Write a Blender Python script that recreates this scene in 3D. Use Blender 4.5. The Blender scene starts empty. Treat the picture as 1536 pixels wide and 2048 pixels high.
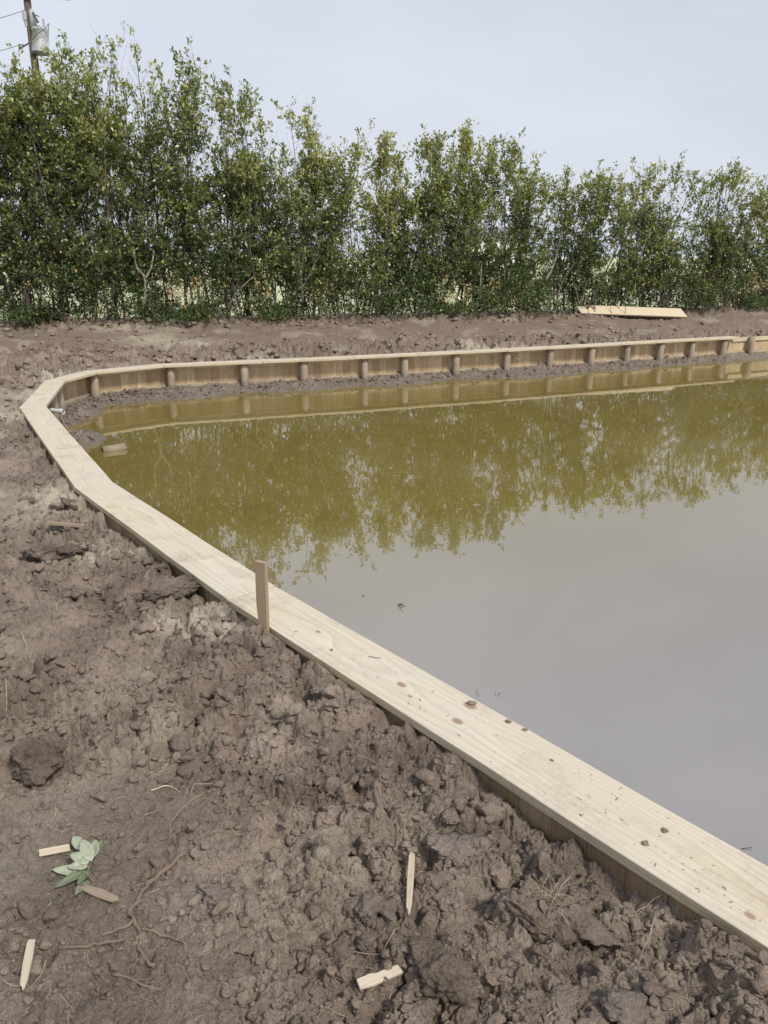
import bpy, bmesh, math, random
import numpy as np
from mathutils import Vector, Matrix, noise as mnoise
from math import radians, sin, cos, pi

scene = bpy.context.scene
C = scene.collection
rnd = random.Random(7)

# ------------------------------------------------------------------ camera
CAM_H = 2.2; FPX = 1560.0; PITCH = radians(18.1)
cd = bpy.data.cameras.new('camera'); cam = bpy.data.objects.new('camera', cd); C.objects.link(cam)
cd.sensor_fit = 'VERTICAL'; cd.sensor_height = 36.0; cd.lens = 36.0*FPX/2048
cam.location = (0, 0, CAM_H); cam.rotation_euler = (pi/2-PITCH, 0, 0)
cd.clip_start = 0.05; cd.clip_end = 8000
scene.camera = cam

# ------------------------------------------------------------------ sky, sun, exposure
SUN_EL, SUN_AZ = radians(48), radians(140)      # azimuth from +Y towards +X
w = bpy.data.worlds.new('World'); scene.world = w; w.use_nodes = True
wn = w.node_tree; wn.nodes.clear()
def WN(t, **k):
    n = wn.nodes.new(t)
    for a, b in k.items(): setattr(n, a, b)
    return n
sky = WN('ShaderNodeTexSky', sky_type='NISHITA', sun_disc=False, sun_elevation=SUN_EL, sun_rotation=SUN_AZ)
sky.air_density = 1.5; sky.dust_density = 3.0
tc = WN('ShaderNodeTexCoord')
mp = WN('ShaderNodeMapping'); mp.inputs['Scale'].default_value = (1.0, 1.0, 2.2); mp.inputs['Location'].default_value = (.35, .1, .2)
nz = WN('ShaderNodeTexNoise'); nz.inputs['Scale'].default_value = 1.7; nz.inputs['Detail'].default_value = 5; nz.inputs['Roughness'].default_value = .5
wn.links.new(tc.outputs['Generated'], mp.inputs['Vector']); wn.links.new(mp.outputs[0], nz.inputs['Vector'])
cr = WN('ShaderNodeValToRGB')
cr.color_ramp.elements[0].position = .34; cr.color_ramp.elements[0].color = (.66, .70, .80, 1)
cr.color_ramp.elements[1].position = .60; cr.color_ramp.elements[1].color = (.78, .825, .93, 1)
wn.links.new(nz.outputs['Fac'], cr.inputs['Fac'])
bg1 = WN('ShaderNodeBackground'); bg1.inputs['Strength'].default_value = .1
bg2 = WN('ShaderNodeBackground'); bg2.inputs['Strength'].default_value = 1.0
wn.links.new(sky.outputs[0], bg1.inputs['Color']); wn.links.new(cr.outputs[0], bg2.inputs['Color'])
mx = WN('ShaderNodeMixShader'); mx.inputs[0].default_value = .9
wo = WN('ShaderNodeOutputWorld')
wn.links.new(bg1.outputs[0], mx.inputs[1]); wn.links.new(bg2.outputs[0], mx.inputs[2]); wn.links.new(mx.outputs[0], wo.inputs['Surface'])
sl = bpy.data.lights.new('sun', 'SUN'); sl.energy = 3.3; sl.angle = radians(9); sl.color = (1, .95, .87)
so = bpy.data.objects.new('sun', sl); C.objects.link(so); so.location = (-20, 20, 40)
sd = Vector((sin(SUN_AZ)*cos(SUN_EL), cos(SUN_AZ)*cos(SUN_EL), sin(SUN_EL)))
so.rotation_euler = sd.to_track_quat('Z', 'Y').to_euler()
vs = scene.view_settings; vs.view_transform = 'Standard'; vs.look = 'None'; vs.exposure = 0; vs.gamma = 1; vs.use_curve_mapping = False

# ------------------------------------------------------------------ helpers
def ray(px, py):
    a = (px-768)/FPX; b = -(py-1024)/FPX
    return np.array([a, cos(PITCH)+b*sin(PITCH), -sin(PITCH)+b*cos(PITCH)])
def atz(px, py, z):
    d = ray(px, py); t = (z-CAM_H)/d[2]; return Vector((d[0]*t, d[1]*t, z))
def aty(px, py, Y):
    d = ray(px, py); t = Y/d[1]; return Vector((d[0]*t, Y, CAM_H+d[2]*t))

def tag(o, label=None, cat=None, group=None, kind=None):
    if label: o['label'] = label
    if cat: o['category'] = cat
    if group: o['group'] = group
    if kind: o['kind'] = kind
    return o
def empty(name, loc=(0, 0, 0)):
    o = bpy.data.objects.new(name, None); C.objects.link(o); o.location = loc; o.empty_display_size = .1
    return o
def link(name, me, mat, parent=None, smooth=False):
    o = bpy.data.objects.new(name, me); C.objects.link(o)
    if mat: me.materials.append(mat)
    if parent is not None:
        o.parent = parent; o.matrix_parent_inverse = Matrix.Translation(-Vector(parent.location))
    if smooth:
        me.polygons.foreach_set('use_smooth', [True]*len(me.polygons))
    return o
def np_mesh(name, V, faces_flat, nper, attrs=None, smooth=False):
    """V (n,3); faces_flat (m,nper) ints"""
    me = bpy.data.meshes.new(name)
    V = np.asarray(V, np.float32); Fc = np.asarray(faces_flat, np.int32)
    me.vertices.add(len(V)); me.vertices.foreach_set('co', V.ravel())
    m = len(Fc); me.loops.add(m*nper); me.polygons.add(m)
    me.loops.foreach_set('vertex_index', Fc.ravel())
    me.polygons.foreach_set('loop_start', np.arange(0, m*nper, nper, dtype=np.int32))
    try: me.polygons.foreach_set('loop_total', np.full(m, nper, np.int32))
    except Exception: pass
    if smooth: me.polygons.foreach_set('use_smooth', np.ones(m, bool))
    for k, a in (attrs or {}).items():
        a = np.asarray(a, np.float32)
        if a.ndim == 1:
            at = me.attributes.new(k, 'FLOAT', 'POINT'); at.data.foreach_set('value', a)
        else:
            at = me.attributes.new(k, 'FLOAT_COLOR', 'POINT'); at.data.foreach_set('color', a.ravel())
    me.update(calc_edges=True); me.validate()
    return me
class MB:
    """mesh builder: verts, faces (any size) + per-vertex tint"""
    def __init__(s): s.v = []; s.f = []; s.t = []
    def add(s, vs, fs, t=.5):
        b = len(s.v); s.v += [tuple(p) for p in vs]; s.f += [tuple(i+b for i in f) for f in fs]; s.t += [t]*len(vs)
    def box(s, o, ax, ay, az, t=.5):
        o, ax, ay, az = map(Vector, (o, ax, ay, az))
        s.add([o, o+ax, o+ax+ay, o+ay, o+az, o+ax+az, o+ax+ay+az, o+ay+az],
              [(0, 3, 2, 1), (4, 5, 6, 7), (0, 1, 5, 4), (1, 2, 6, 5), (2, 3, 7, 6), (3, 0, 4, 7)], t)
    def tube(s, pts, rad, n=8, t=.5, cap=True):
        pts = [Vector(p) for p in pts]; rings = []; up = None
        if not hasattr(rad, '__len__'): rad = [rad]*len(pts)
        for i, p in enumerate(pts):
            d = (pts[min(i+1, len(pts)-1)]-pts[max(i-1, 0)]).normalized()
            if up is None: up = d.orthogonal().normalized()
            up = (up-d*up.dot(d));
            up = up.normalized() if up.length > 1e-6 else d.orthogonal().normalized()
            q = d.cross(up)
            rings.append([p+(up*cos(a)+q*sin(a))*rad[i] for a in [2*pi*k/n for k in range(n)]])
        vs = [p for r in rings for p in r]
        fs = [(i*n+k, i*n+(k+1) % n, (i+1)*n+(k+1) % n, (i+1)*n+k) for i in range(len(pts)-1) for k in range(n)]
        if cap: fs += [tuple(range(n))[::-1], tuple((len(pts)-1)*n+k for k in range(n))]
        s.add(vs, fs, t)
    def mesh(s, name):
        me = bpy.data.meshes.new(name); me.from_pydata(s.v, [], s.f)
        at = me.attributes.new('tint', 'FLOAT', 'POINT'); at.data.foreach_set('value', s.t); me.update()
        return me
    def build(s, name, mat, parent=None, smooth=False, bevel=0):
        o = link(name, s.mesh(name), mat, parent, smooth)
        if bevel:
            m = o.modifiers.new('bevel', 'BEVEL'); m.width = bevel; m.segments = 2; m.limit_method = 'ANGLE'
        return o

# ------------------------------------------------------------------ numpy noise
def _h(ix, iy, seed):
    h = (ix.astype(np.int64)*374761393+iy.astype(np.int64)*668265263+seed*2147483647) & 0xffffffff
    h = ((h ^ (h >> 13))*1274126177) & 0xffffffff
    h = ((h ^ (h >> 16))*2246822519) & 0xffffffff
    return h ^ (h >> 15)
def _u(h, k): return ((h*(2*k+1)*2654435761 >> 7) & 0xffff)/65535.0
def perlin(x, y, seed=0):
    ix = np.floor(x); iy = np.floor(y); fx = x-ix; fy = y-iy
    ux = fx*fx*fx*(fx*(fx*6-15)+10); uy = fy*fy*fy*(fy*(fy*6-15)+10)
    def g(dx, dy):
        a = _h(ix+dx, iy+dy, seed)*(2*pi/4294967296.0)
        return np.cos(a)*(fx-dx)+np.sin(a)*(fy-dy)
    a = g(0, 0); b = g(1, 0); c = g(0, 1); d = g(1, 1)
    return (a+(b-a)*ux)+((c+(d-c)*ux)-(a+(b-a)*ux))*uy
def fbm(x, y, o=4, seed=0, gain=.5):
    r = 0; a = 1; f = 1
    for k in range(o):
        r = r+a*perlin(x*f+17.3*k, y*f-9.1*k, seed+k); a *= gain; f *= 2.03
    return r
def ridged(x, y, o=4, seed=0):
    r = 0; a = 1; f = 1
    for k in range(o):
        r = r+a*(1-2.2*np.abs(perlin(x*f+7.3*k, y*f-3.1*k, seed+k))); a *= .5; f *= 2.1
    return r/1.9
def lumps(x, y, size, seed, pres=.6):
    """irregular domes about SIZE across, 0..1"""
    X = x/size; Y = y/size
    wx = X+.35*perlin(X*1.7, Y*1.7, seed+50); wy = Y+.35*perlin(X*1.7+9, Y*1.7+4, seed+51)
    ix = np.floor(wx); iy = np.floor(wy); out = np.zeros_like(X)
    for dx in (-1, 0, 1):
        for dy in (-1, 0, 1):
            h = _h(ix+dx, iy+dy, seed)
            cx = ix+dx+_u(h, 1); cy = iy+dy+_u(h, 2); r = .32+.42*_u(h, 3)**2; hh = r*1.25*(.5+.8*_u(h, 4))
            an = _u(h, 5)*pi; ca = np.cos(an); sa = np.sin(an); st = .65+.7*_u(h, 6)
            ddx = wx-cx; ddy = wy-cy
            a = (ddx*ca+ddy*sa)*st; b = (-ddx*sa+ddy*ca)/st
            # slightly faceted distance
            d = np.sqrt(a*a+b*b)/r
            d = .7*d+.3*np.maximum(np.abs(a+.3*b), np.abs(b-.3*a))/r*1.2
            v = np.where(_u(h, 7) < pres, hh*np.clip(1-d*d, 0, 1)**.62, 0)
            out = np.maximum(out, v)
    return out
def facets(x, y, size, seed, tilt=.9, crack=.35):
    """broken clay: tilted flat chunks about SIZE across with cracks between them, about -1..1"""
    X = x/size; Y = y/size
    X = X+.30*perlin(X*1.3, Y*1.3, seed+60)+.12*perlin(X*4, Y*4, seed+62); Y = Y+.30*perlin(X*1.3+9, Y*1.3+4, seed+61)+.12*perlin(X*4+3, Y*4, seed+63)
    ix = np.floor(X); iy = np.floor(Y); f1 = np.full_like(X, 9.); f2 = np.full_like(X, 9.); v = np.zeros_like(X)
    for dx in (-1, 0, 1):
        for dy in (-1, 0, 1):
            h = _h(ix+dx, iy+dy, seed); ax = X-(ix+dx+_u(h, 1)); ay = Y-(iy+dy+_u(h, 2)); d = np.hypot(ax, ay)
            hv = (_u(h, 3)-.5)*1.1+tilt*((_u(h, 4)-.5)*2*ax+(_u(h, 5)-.5)*2*ay)
            n = d < f1; f2 = np.where(n, f1, np.minimum(f2, d)); v = np.where(n, hv, v); f1 = np.where(n, d, f1)
    e = sstep(f2-f1, .0, .20); return (v+crack)*e-crack
def sstep(x, a, b):
    t = np.clip((x-a)/(b-a), 0, 1); return t*t*(3-2*t)

# ------------------------------------------------------------------ plan of the bulkhead (land edge of the cap), near to far
LAND = [(4.2, -2.30), (2.62, -.36), (-.817, 3.73), (-2.398, 5.813), (-4.333, 9.2), (-4.912, 11.334), (-4.72, 12.33),
        (-3.78, 13.22), (-.618, 14.353), (2.269, 15.52), (7.86, 18.06), (15.5, 21.6)]
POND = np.array(LAND+[(30, 24), (30, -12), (8, -9)], float)
def sdist(x, y):
    """signed distance to the land edge (positive on land) and the outward normal"""
    best = np.full(x.shape, 1e9); nx = np.zeros_like(x); ny = np.zeros_like(x); ins = np.zeros(x.shape, bool)
    n = len(POND)
    for i in range(n):
        x1, y1 = POND[i]; x2, y2 = POND[(i+1) % n]
        dx, dy = x2-x1, y2-y1; L2 = dx*dx+dy*dy
        t = np.clip(((x-x1)*dx+(y-y1)*dy)/L2, 0, 1)
        ex = x-(x1+t*dx); ey = y-(y1+t*dy); d = np.hypot(ex, ey)
        m = d < best
        best = np.where(m, d, best); nx = np.where(m, ex, nx); ny = np.where(m, ey, ny)
        c = ((y1 > y) != (y2 > y)) & (x < (x2-x1)*(y-y1)/((y2-y1) if y2 != y1 else 1e-9)+x1)
        ins ^= c
    sg = np.where(ins, -1.0, 1.0)
    k = sg/np.maximum(best, 1e-6)
    return best*sg, nx*k, ny*k
HEDGE = [(-30, 9.5), (-14, 13.6), (-7.7, 15.6), (-3.85, 16.4), (.35, 17.5), (4.6, 19.15), (7, 20.15), (10.3, 21.3), (16, 23.5), (40, 31)]
def hedge_y(x): return np.interp(x, [p[0] for p in HEDGE], [p[1] for p in HEDGE])
SMOOTH = [atz(150, 1900, .42), atz(60, 1780, .42), atz(330, 2010, .42), atz(170, 1640, .42)]
def base_z(x, y, s):
    zl = .435+.015*sstep(y, 5.0, 8.5)+.02*sstep(y, 10, 13)
    dh = np.maximum((hedge_y(x)-y)*.93, 0)
    far = sstep(y, 6.5, 11)
    q = np.clip(s, 0, None)/(np.clip(s, 0, None)+dh+1e-3)
    z = zl+(.9-zl)*q**.85*far
    bd = np.exp(-((x-5.9)/1.7)**2)
    z = z+.10*np.exp(-((y-hedge_y(x)+.1)/.35)**2)*far*(1-bd)-.06*bd*np.exp(-((y-hedge_y(x)+.2)/.8)**2)          # spoil pushed up along the hedge
    z = z-.25*sstep(y-hedge_y(x), 1.5, 6)
    z = z+.10*sstep(-x, 5.2, 8)*(1-sstep(y, 9, 12))
    return z
def rough_mask(x, y, s):
    r = .35+.65*sstep(fbm(x*.8+3, y*.8, 2, 5), -.32, .12)
    for c in SMOOTH:
        r = r*(1-.55*np.exp(-((x-c[0])**2+(y-c[1])**2)/(.26**2)))
    dh = hedge_y(x)-y
    track = sstep(dh, .35, .8)*(1-sstep(dh, 1.5, 2.1))*sstep(y, 11, 13.5)
    r = np.maximum(r, .75*np.exp(-(s/.45)**2)); far_ = sstep(y, 9, 12)*(1-sstep(s, 1.0, 1.9)); r = np.maximum(r, 1.45*far_); r = r*(1-.85*track)
    r = np.maximum(r, 1.3*sstep(y, 10, 13)*np.exp(-((dh-.05)/.35)**2)); r = r*(1-.8*np.exp(-((x-5.9)/1.5)**2)*sstep(y, 17.6, 18.3))
    return r*(1-.85*sstep(y-hedge_y(x), 1, 3))
PIT = atz(90, 1903, .42)
def land_z(x, y, s, fine=True):
    z = base_z(x, y, s); m = rough_mask(x, y, s)
    wx = x+.03*perlin(x*6, y*6, 90); wy = y+.03*perlin(x*6+5, y*6+5, 91)
    z = z+.055*fbm(x*.9, y*.9, 3, 1)+.020*fbm(x*3.2, y*3.2, 3, 2)
    z = z+m*(.075*lumps(wx, wy, .24, 11, .34)+.060*lumps(wx, wy, .12, 12, .45)-.03)
    z = z+m*(.050*facets(wx, wy, .19, 21)+.034*facets(wx+1, wy+2, .085, 22))
    z = z+m*.030*(ridged(wx*4.5, wy*4.5, 4, 60)-.5)-m*.075*sstep(ridged(wx*2.6+4, wy*2.6, 3, 63), .60, .9)
    if fine:
        g = .25+.75*m
        z = z+g*(.017*facets(x, y+5, .040, 23)+.0078*facets(x+7, y, .018, 24)+.012*lumps(wx, wy+5, .034, 14, .45)+.006*lumps(x+7, y, .017, 15, .5))
        z = z+.0045*fbm(x*45, y*45, 3, 71)*(.5+m)
        z = z+.0022*fbm(x*160, y*160, 2, 72)
    z = z-.05*np.exp(-(((x-PIT.x)/.022)**2+((y-PIT.y)/.02)**2))
    # a slumped gap right beside the boards, and never above the cap
    nearw = (1-sstep(s, .0, .14))*(1-sstep(y, 3.2, 6.0))
    z = z-nearw*.012+.035*np.exp(-(s/.28)**2)*(1-sstep(y, 3.2, 5))
    top = .460+.03*sstep(y, 5, 8)+np.clip(s, 0, None)*1.3
    z = np.where(s < .5, np.minimum(z, top+.15*np.maximum(z-top, 0)), z)
    return z
def bed_z(x, y, s):
    d = np.clip(-s, 0, None)           # metres out from the land edge
    wav = fbm(x*.9, y*.9, 2, 31)
    far = sstep(y, 9.0, 12.4)
    # bank of mud at the foot of the far wall
    edge = .62+.35*wav+.28*np.exp(-((x-3.3)/.9)**2)+.25*np.exp(-((x+3.3)/.8)**2)-.12*sstep(x, 6, 9)
    z = .135-.20*(d/np.maximum(edge, .3))**1.25
    z = np.where(d > edge*1.6, np.minimum(z, -.05-.12*(d-edge)), z)
    z = z*far+(-.25-.2*d)*(1-far)
    mound = .15*np.exp(-(((x+3.80)/.26)**2+((y-9.6)/.40)**2))+.13*np.exp(-(((x+4.38)/.17)**2+((y-11.2)/.75)**2))
    z = np.maximum(z, -.06+mound*1.35)
    near = sstep(d, 2.2, 1.2)
    z = z+near*(.045*lumps(x, y, .2, 41, .45)+.04*facets(x, y, .13, 42)+.02*facets(x, y, .06, 43)+.02*(ridged(x*5, y*5, 3, 61)-.5))*np.clip((z+.03)*14, 0, 1)
    return z
def gz(x, y):
    X = np.array([x], float); Y = np.array([y], float); s, _, _ = sdist(X, Y)
    return float(land_z(X, Y, s)[0]) if s[0] > -.02 else float(bed_z(X, Y, s)[0])
def gz_base(x, y):
    X = np.array([x], float); Y = np.array([y], float); s, _, _ = sdist(X, Y)
    return float(base_z(X, Y, s)[0])
def on_ground(px, py, z0=.42):
    z = z0
    for _ in range(8):
        p = atz(px, py, z); z = .5*z+.5*gz(p.x, p.y)
    p.z = gz(p.x, p.y); return p

# ------------------------------------------------------------------ materials
def mat(name):
    m = bpy.data.materials.new(name); m.use_nodes = True
    nt = m.node_tree; b = nt.nodes['Principled BSDF']
    return m, nt, b
class N:
    def __init__(s, nt): s.nt = nt
    def n(s, t, **k):
        x = s.nt.nodes.new(t)
        for a, b in k.items(): setattr(x, a, b)
        return x
    def l(s, a, b): s.nt.links.new(a, b)
    def val(s, i, v):
        if hasattr(v, 'node'): s.l(v, i)
        else: i.default_value = v
    def math(s, op, a, b=None, c=None, clamp=False):
        x = s.n('ShaderNodeMath', operation=op, use_clamp=clamp)
        s.val(x.inputs[0], a)
        if b is not None: s.val(x.inputs[1], b)
        if c is not None: s.val(x.inputs[2], c)
        return x.outputs[0]
    def noise(s, vec, scale, detail=3, rough=.5, dist=0):
        x = s.n('ShaderNodeTexNoise'); s.l(vec, x.inputs['Vector']); x.inputs['Scale'].default_value = scale
        x.inputs['Detail'].default_value = detail; x.inputs['Roughness'].default_value = rough; x.inputs['Distortion'].default_value = dist
        return x.outputs['Fac']
    def ramp(s, f, els):
        x = s.n('ShaderNodeValToRGB'); s.l(f, x.inputs[0]); e = x.color_ramp.elements
        while len(e) < len(els): e.new(.5)
        for i, (p, c) in enumerate(els):
            e[i].position = p; e[i].color = (*c, 1) if len(c) == 3 else c
        return x.outputs[0]
    def mix(s, f, a, b, mode='MIX'):
        x = s.n('ShaderNodeMix', data_type='RGBA', blend_type=mode); s.val(x.inputs[0], f)
        for i, v in ((6, a), (7, b)):
            if hasattr(v, 'node'): s.l(v, x.inputs[i])
            else: x.inputs[i].default_value = (*v, 1)
        return x.outputs[2]
    def attr(s, nm): return s.n('ShaderNodeAttribute', attribute_name=nm)
    def maprange(s, v, a, b, c, d):
        x = s.n('ShaderNodeMapRange'); s.l(v, x.inputs[0])
        for i, q in enumerate((a, b, c, d)): x.inputs[i+1].default_value = q
        return x.outputs[0]
    def scale(s, vec, sc, loc=(0, 0, 0)):
        x = s.n('ShaderNodeMapping'); s.l(vec, x.inputs[0]); x.inputs['Scale'].default_value = sc; x.inputs['Location'].default_value = loc
        return x.outputs[0]
    def bump(s, h, dist, strength=1, prev=None):
        x = s.n('ShaderNodeBump'); s.l(h, x.inputs['Height']); x.inputs['Distance'].default_value = dist; x.inputs['Strength'].default_value = strength
        if prev is not None: s.l(prev, x.inputs['Normal'])
        return x.outputs[0]

def soil_material(name, obj_coords=False, dark=1.50, attrs=False, gray=0.0):
    m, nt, b = mat(name); k = N(nt)
    if obj_coords: P = k.n('ShaderNodeTexCoord').outputs['Object']
    else: P = k.n('ShaderNodeNewGeometry').outputs['Position']
    a = k.noise(P, 1.1, 4, .55); c = k.noise(P, 7.0, 5, .6, .3); d = k.noise(P, 42, 4, .6)
    col = k.ramp(c, [(.30, (.085*dark, .064*dark, .048*dark)), (.50, (.155*dark, .120*dark, .092*dark)), (.70, (.255*dark, .204*dark, .160*dark))])
    col2 = k.ramp(d, [(.3, (.098*dark, .071*dark, .056*dark)), (.55, (.185*dark, .142*dark, .113*dark)), (.75, (.30*dark, .245*dark, .20*dark))])
    e_ = k.noise(P, 190, 3, .65)
    col = k.mix(.5, col, col2)
    col = k.mix(.35, col, k.ramp(e_, [(.32, (.035*dark, .026*dark, .020*dark)), (.5, (.17*dark, .134*dark, .105*dark)), (.68, (.47*dark, .39*dark, .31*dark))]))
    hm = k.noise(P, 3.1, 5, .65)
    col = k.mix(k.maprange(hm, .50, .66, 0, .65), col, (.30*dark, .245*dark, .198*dark))
    col = k.mix(k.maprange(hm, .50, .36, 0, .72), col, (.070*dark, .051*dark, .039*dark))
    warm = k.mix(k.maprange(a, .35, .65, 0, .55), col, (.158*dark, .123*dark, .094*dark))
    col = k.mix(gray, warm, (.17, .158, .155)) if gray else warm
    rough = k.maprange(c, .3, .7, .50, .86)
    if attrs:
        sand = k.attr('sand').outputs['Fac']; grass = k.attr('grass').outputs['Fac']; wet = k.attr('wet').outputs['Fac']; red = k.attr('red').outputs['Fac']
        sn = k.math('MULTIPLY', sand, k.maprange(k.noise(P, 16, 4, .65), .33, .50, .1, 1.15), clamp=True)
        col = k.mix(red, col, k.mix(d, (.13, .096, .070), (.28, .215, .160)))
        col = k.mix(sn, col, k.mix(d, (.36, .31, .23), (.60, .53, .42)))
        wc = k.mix(d, (.11, .088, .072), (.25, .21, .175))
        col = k.mix(wet, col, wc)
        gcol = k.mix(k.noise(P, .35, 4, .6), (.34, .38, .16), (.62, .62, .42))
        col = k.mix(grass, col, gcol)
        rough = k.math('SUBTRACT', rough, k.math('MULTIPLY', wet, .2))
    k.l(col, b.inputs['Base Color']); k.val(b.inputs['Roughness'], rough)
    b.inputs['Specular IOR Level'].default_value = .28
    n1 = k.bump(k.noise(P, 120, 4, .65), .010, 1.0)
    n2 = k.bump(k.noise(P, 420, 3, .6), .0022, .7, n1)
    n3 = k.bump(k.noise(P, 36, 5, .7), .028, .7, n2)
    k.l(n3, b.inputs['Normal'])
    return m
M_GROUND = soil_material('churned_soil', attrs=True)
M_CLOD = soil_material('clod_soil')
M_CLODD = soil_material('dark_moist_soil', dark=1.05)
M_CLODG = soil_material('grey_clay', gray=.28)
M_MUD = soil_material('bank_mud', dark=1.5, attrs=True)

def wood_material(name, knots=(), light=(.60, .545, .445), mid=(.43, .37, .265), knot_c=(.21, .155, .11), freq=150, seedy=0.0, z0=-.085, dirt=.5, rot=False):
    """solid wood: growth rings about an axis along local X, warped by noise and by knots"""
    m, nt, b = mat(name); k = N(nt)
    P = k.n('ShaderNodeTexCoord').outputs['Object']
    rid = k.n('ShaderNodeObjectInfo').outputs['Random']
    off = k.n('ShaderNodeCombineXYZ'); k.l(k.math('MULTIPLY', rid, 37.0), off.inputs[0]); k.l(k.math('MULTIPLY', rid, 5.0), off.inputs[1])
    vadd = k.n('ShaderNodeVectorMath', operation='ADD'); k.l(P, vadd.inputs[0]); k.l(off.outputs[0], vadd.inputs[1]); Q = vadd.outputs[0]
    sep = k.n('ShaderNodeSeparateXYZ'); k.l(P, sep.inputs[0]); x, y, z = sep.outputs
    y = k.math('MULTIPLY', y, -1.0)      # positive over the water
    slow = k.noise(k.scale(Q, (.55, 2.5, 2.5)), 1.0, 2, .5)
    fine = k.noise(k.scale(Q, (3.0, 22, 22)), 1.0, 3, .6)
    yy = k.math('ADD', k.math('SUBTRACT', y, .15), k.math('MULTIPLY', k.math('SUBTRACT', slow, .5), .26))
    zz = k.math('ADD', k.math('SUBTRACT', z, z0), k.math('MULTIPLY', k.math('SUBTRACT', slow, .5), .16))
    r = k.math('SQRT', k.math('ADD', k.math('MULTIPLY', yy, yy), k.math('MULTIPLY', zz, zz)))
    r = k.math('ADD', r, k.math('MULTIPLY', k.math('SUBTRACT', fine, .5), .006))
    kmask = None
    for (kx, ky, kr) in knots:
        dx = k.math('MULTIPLY', k.math('SUBTRACT', x, kx), .62); dy = k.math('SUBTRACT', y, ky)
        d2 = k.math('ADD', k.math('MULTIPLY', dx, dx), k.math('MULTIPLY', dy, dy))
        dx2 = k.math('MULTIPLY', k.math('SUBTRACT', x, kx), .30)
        d2b = k.math('ADD', k.math('MULTIPLY', dx2, dx2), k.math('MULTIPLY', dy, dy))
        g = k.math('EXPONENT', k.math('MULTIPLY', d2b, -1/(2*(kr*2.1)**2)))
        r = k.math('ADD', r, k.math('MULTIPLY', g, kr*1.0))
        mk = k.math('SUBTRACT', 1.0, k.maprange(k.math('SQRT', d2), kr*.6, kr*1.05, 0, 1))
        kmask = mk if kmask is None else k.math('MAXIMUM', kmask, mk)
    bands = k.math('SINE', k.math('MULTIPLY', r, freq*2))
    saw = k.math('FRACT', k.math('MULTIPLY', r, freq/3.14159))
    gr = k.math('MULTIPLY', k.math('POWER', saw, 2.2), .62)
    edge = k.math('SUBTRACT', 1.0, k.maprange(z, -.034, -.002, 1.0, 0)) if False else k.maprange(z, -.007, -.0025, 1, 0)
    col = k.mix(gr, light, mid)
    col = k.mix(k.math('MULTIPLY', edge, .72), col, k.mix(k.maprange(k.noise(k.scale(Q, (1.2, 10, 210)), 1.0, 3, .6), .42, .6, 0, 1), (mid[0]*.62, mid[1]*.56, mid[2]*.42), (mid[0]*1.35, mid[1]*1.25, mid[2]*.95)))
    blot = k.noise(k.scale(Q, (1.2, 4, 4)), 1.0, 4, .6)
    col = k.mix(k.maprange(blot, .35, .7, 0, .38), col, (light[0]*.93, light[1]*.80, light[2]*.60))
    streak = k.noise(k.scale(Q, (1.5, 120, 120)), 1.0, 3, .6)
    col = k.mix(k.maprange(streak, .4, .75, 0, .30), col, (mid[0]*.75, mid[1]*.72, mid[2]*.66))
    dn = k.noise(Q, 3.2, 6, .72); dn2 = k.noise(Q, 60, 3, .7)
    dm = k.math('MULTIPLY', k.maprange(dn, .52, .70, 0, 1), k.maprange(dn2, .35, .6, .25, 1))
    col = k.mix(k.math('MULTIPLY', dm, dirt), col, (.23, .185, .15))
    gl = k.noise(Q, 1.3, 3, .6)
    col = k.mix(k.maprange(gl, .4, .65, 0, .35), col, (light[0]*.86, light[1]*.88, light[2]*.93))
    tv = k.n('ShaderNodeTexVoronoi'); k.l(Q, tv.inputs['Vector']); tv.inputs['Scale'].default_value = 26
    spot = k.math('LESS_THAN', tv.outputs['Distance'], .085)
    sp2 = k.math('MULTIPLY', spot, k.math('GREATER_THAN', k.n('ShaderNodeSeparateColor').outputs[0], .5)) if False else spot
    sc = k.n('ShaderNodeSeparateColor'); k.l(tv.outputs['Color'], sc.inputs[0])
    sp2 = k.math('MULTIPLY', spot, k.math('GREATER_THAN', sc.outputs[0], .72))
    col = k.mix(k.math('MULTIPLY', sp2, .75*min(1, dirt*1.5)), col, (.12, .09, .07))
    if kmask is not None:
        kn = k.mix(k.noise(Q, 150, 3), knot_c, (knot_c[0]*1.9, knot_c[1]*1.8, knot_c[2]*1.7))
        col = k.mix(kmask, col, kn)
    k.l(col, b.inputs['Base Color']); b.inputs['Roughness'].default_value = .78; b.inputs['Specular IOR Level'].default_value = .25
    n1 = k.bump(streak, .0011, .6); n2 = k.bump(gr, .0009, .6, n1); n3 = k.bump(k.noise(Q, 25, 4), .002, .3, n2); k.l(n3, b.inputs['Normal'])
    return m
# ------------------------------------------------------------------ ground sheet
def polar_grid():
    hh = CAM_H-.42
    th = np.radians(np.concatenate([np.linspace(63, 9, 950)[:-1], np.linspace(9, 3.7, 250)]))
    r = hh/np.tan(th)
    r = np.concatenate([np.linspace(.05, r[0], 22)[:-1], r, np.geomspace(r[-1]*1.01, 4000, 56)])
    a = np.radians(np.linspace(-31, 31, 900))
    rest = np.radians(31+np.linspace(0, 1, 60)[1:]**1.4*149)
    a = np.concatenate([-rest[::-1][1:], a, rest])       # from -180 to 180, closed below
    return r, a
R, A = polar_grid()
RR, AA = np.meshgrid(R, A, indexing='ij')
GX = RR*np.sin(AA); GY = RR*np.cos(AA)
S, NX, NY = sdist(GX, GY)
nr, na = GX.shape
idx = np.arange(nr*na).reshape(nr, na)
q = np.stack([idx[:-1, :-1], idx[:-1, 1:], idx[1:, 1:], idx[1:, :-1]], -1).reshape(-1, 4)
q2 = np.stack([idx[:-1, -1], idx[:-1, 0], idx[1:, 0], idx[1:, -1]], -1).reshape(-1, 4)
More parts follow.
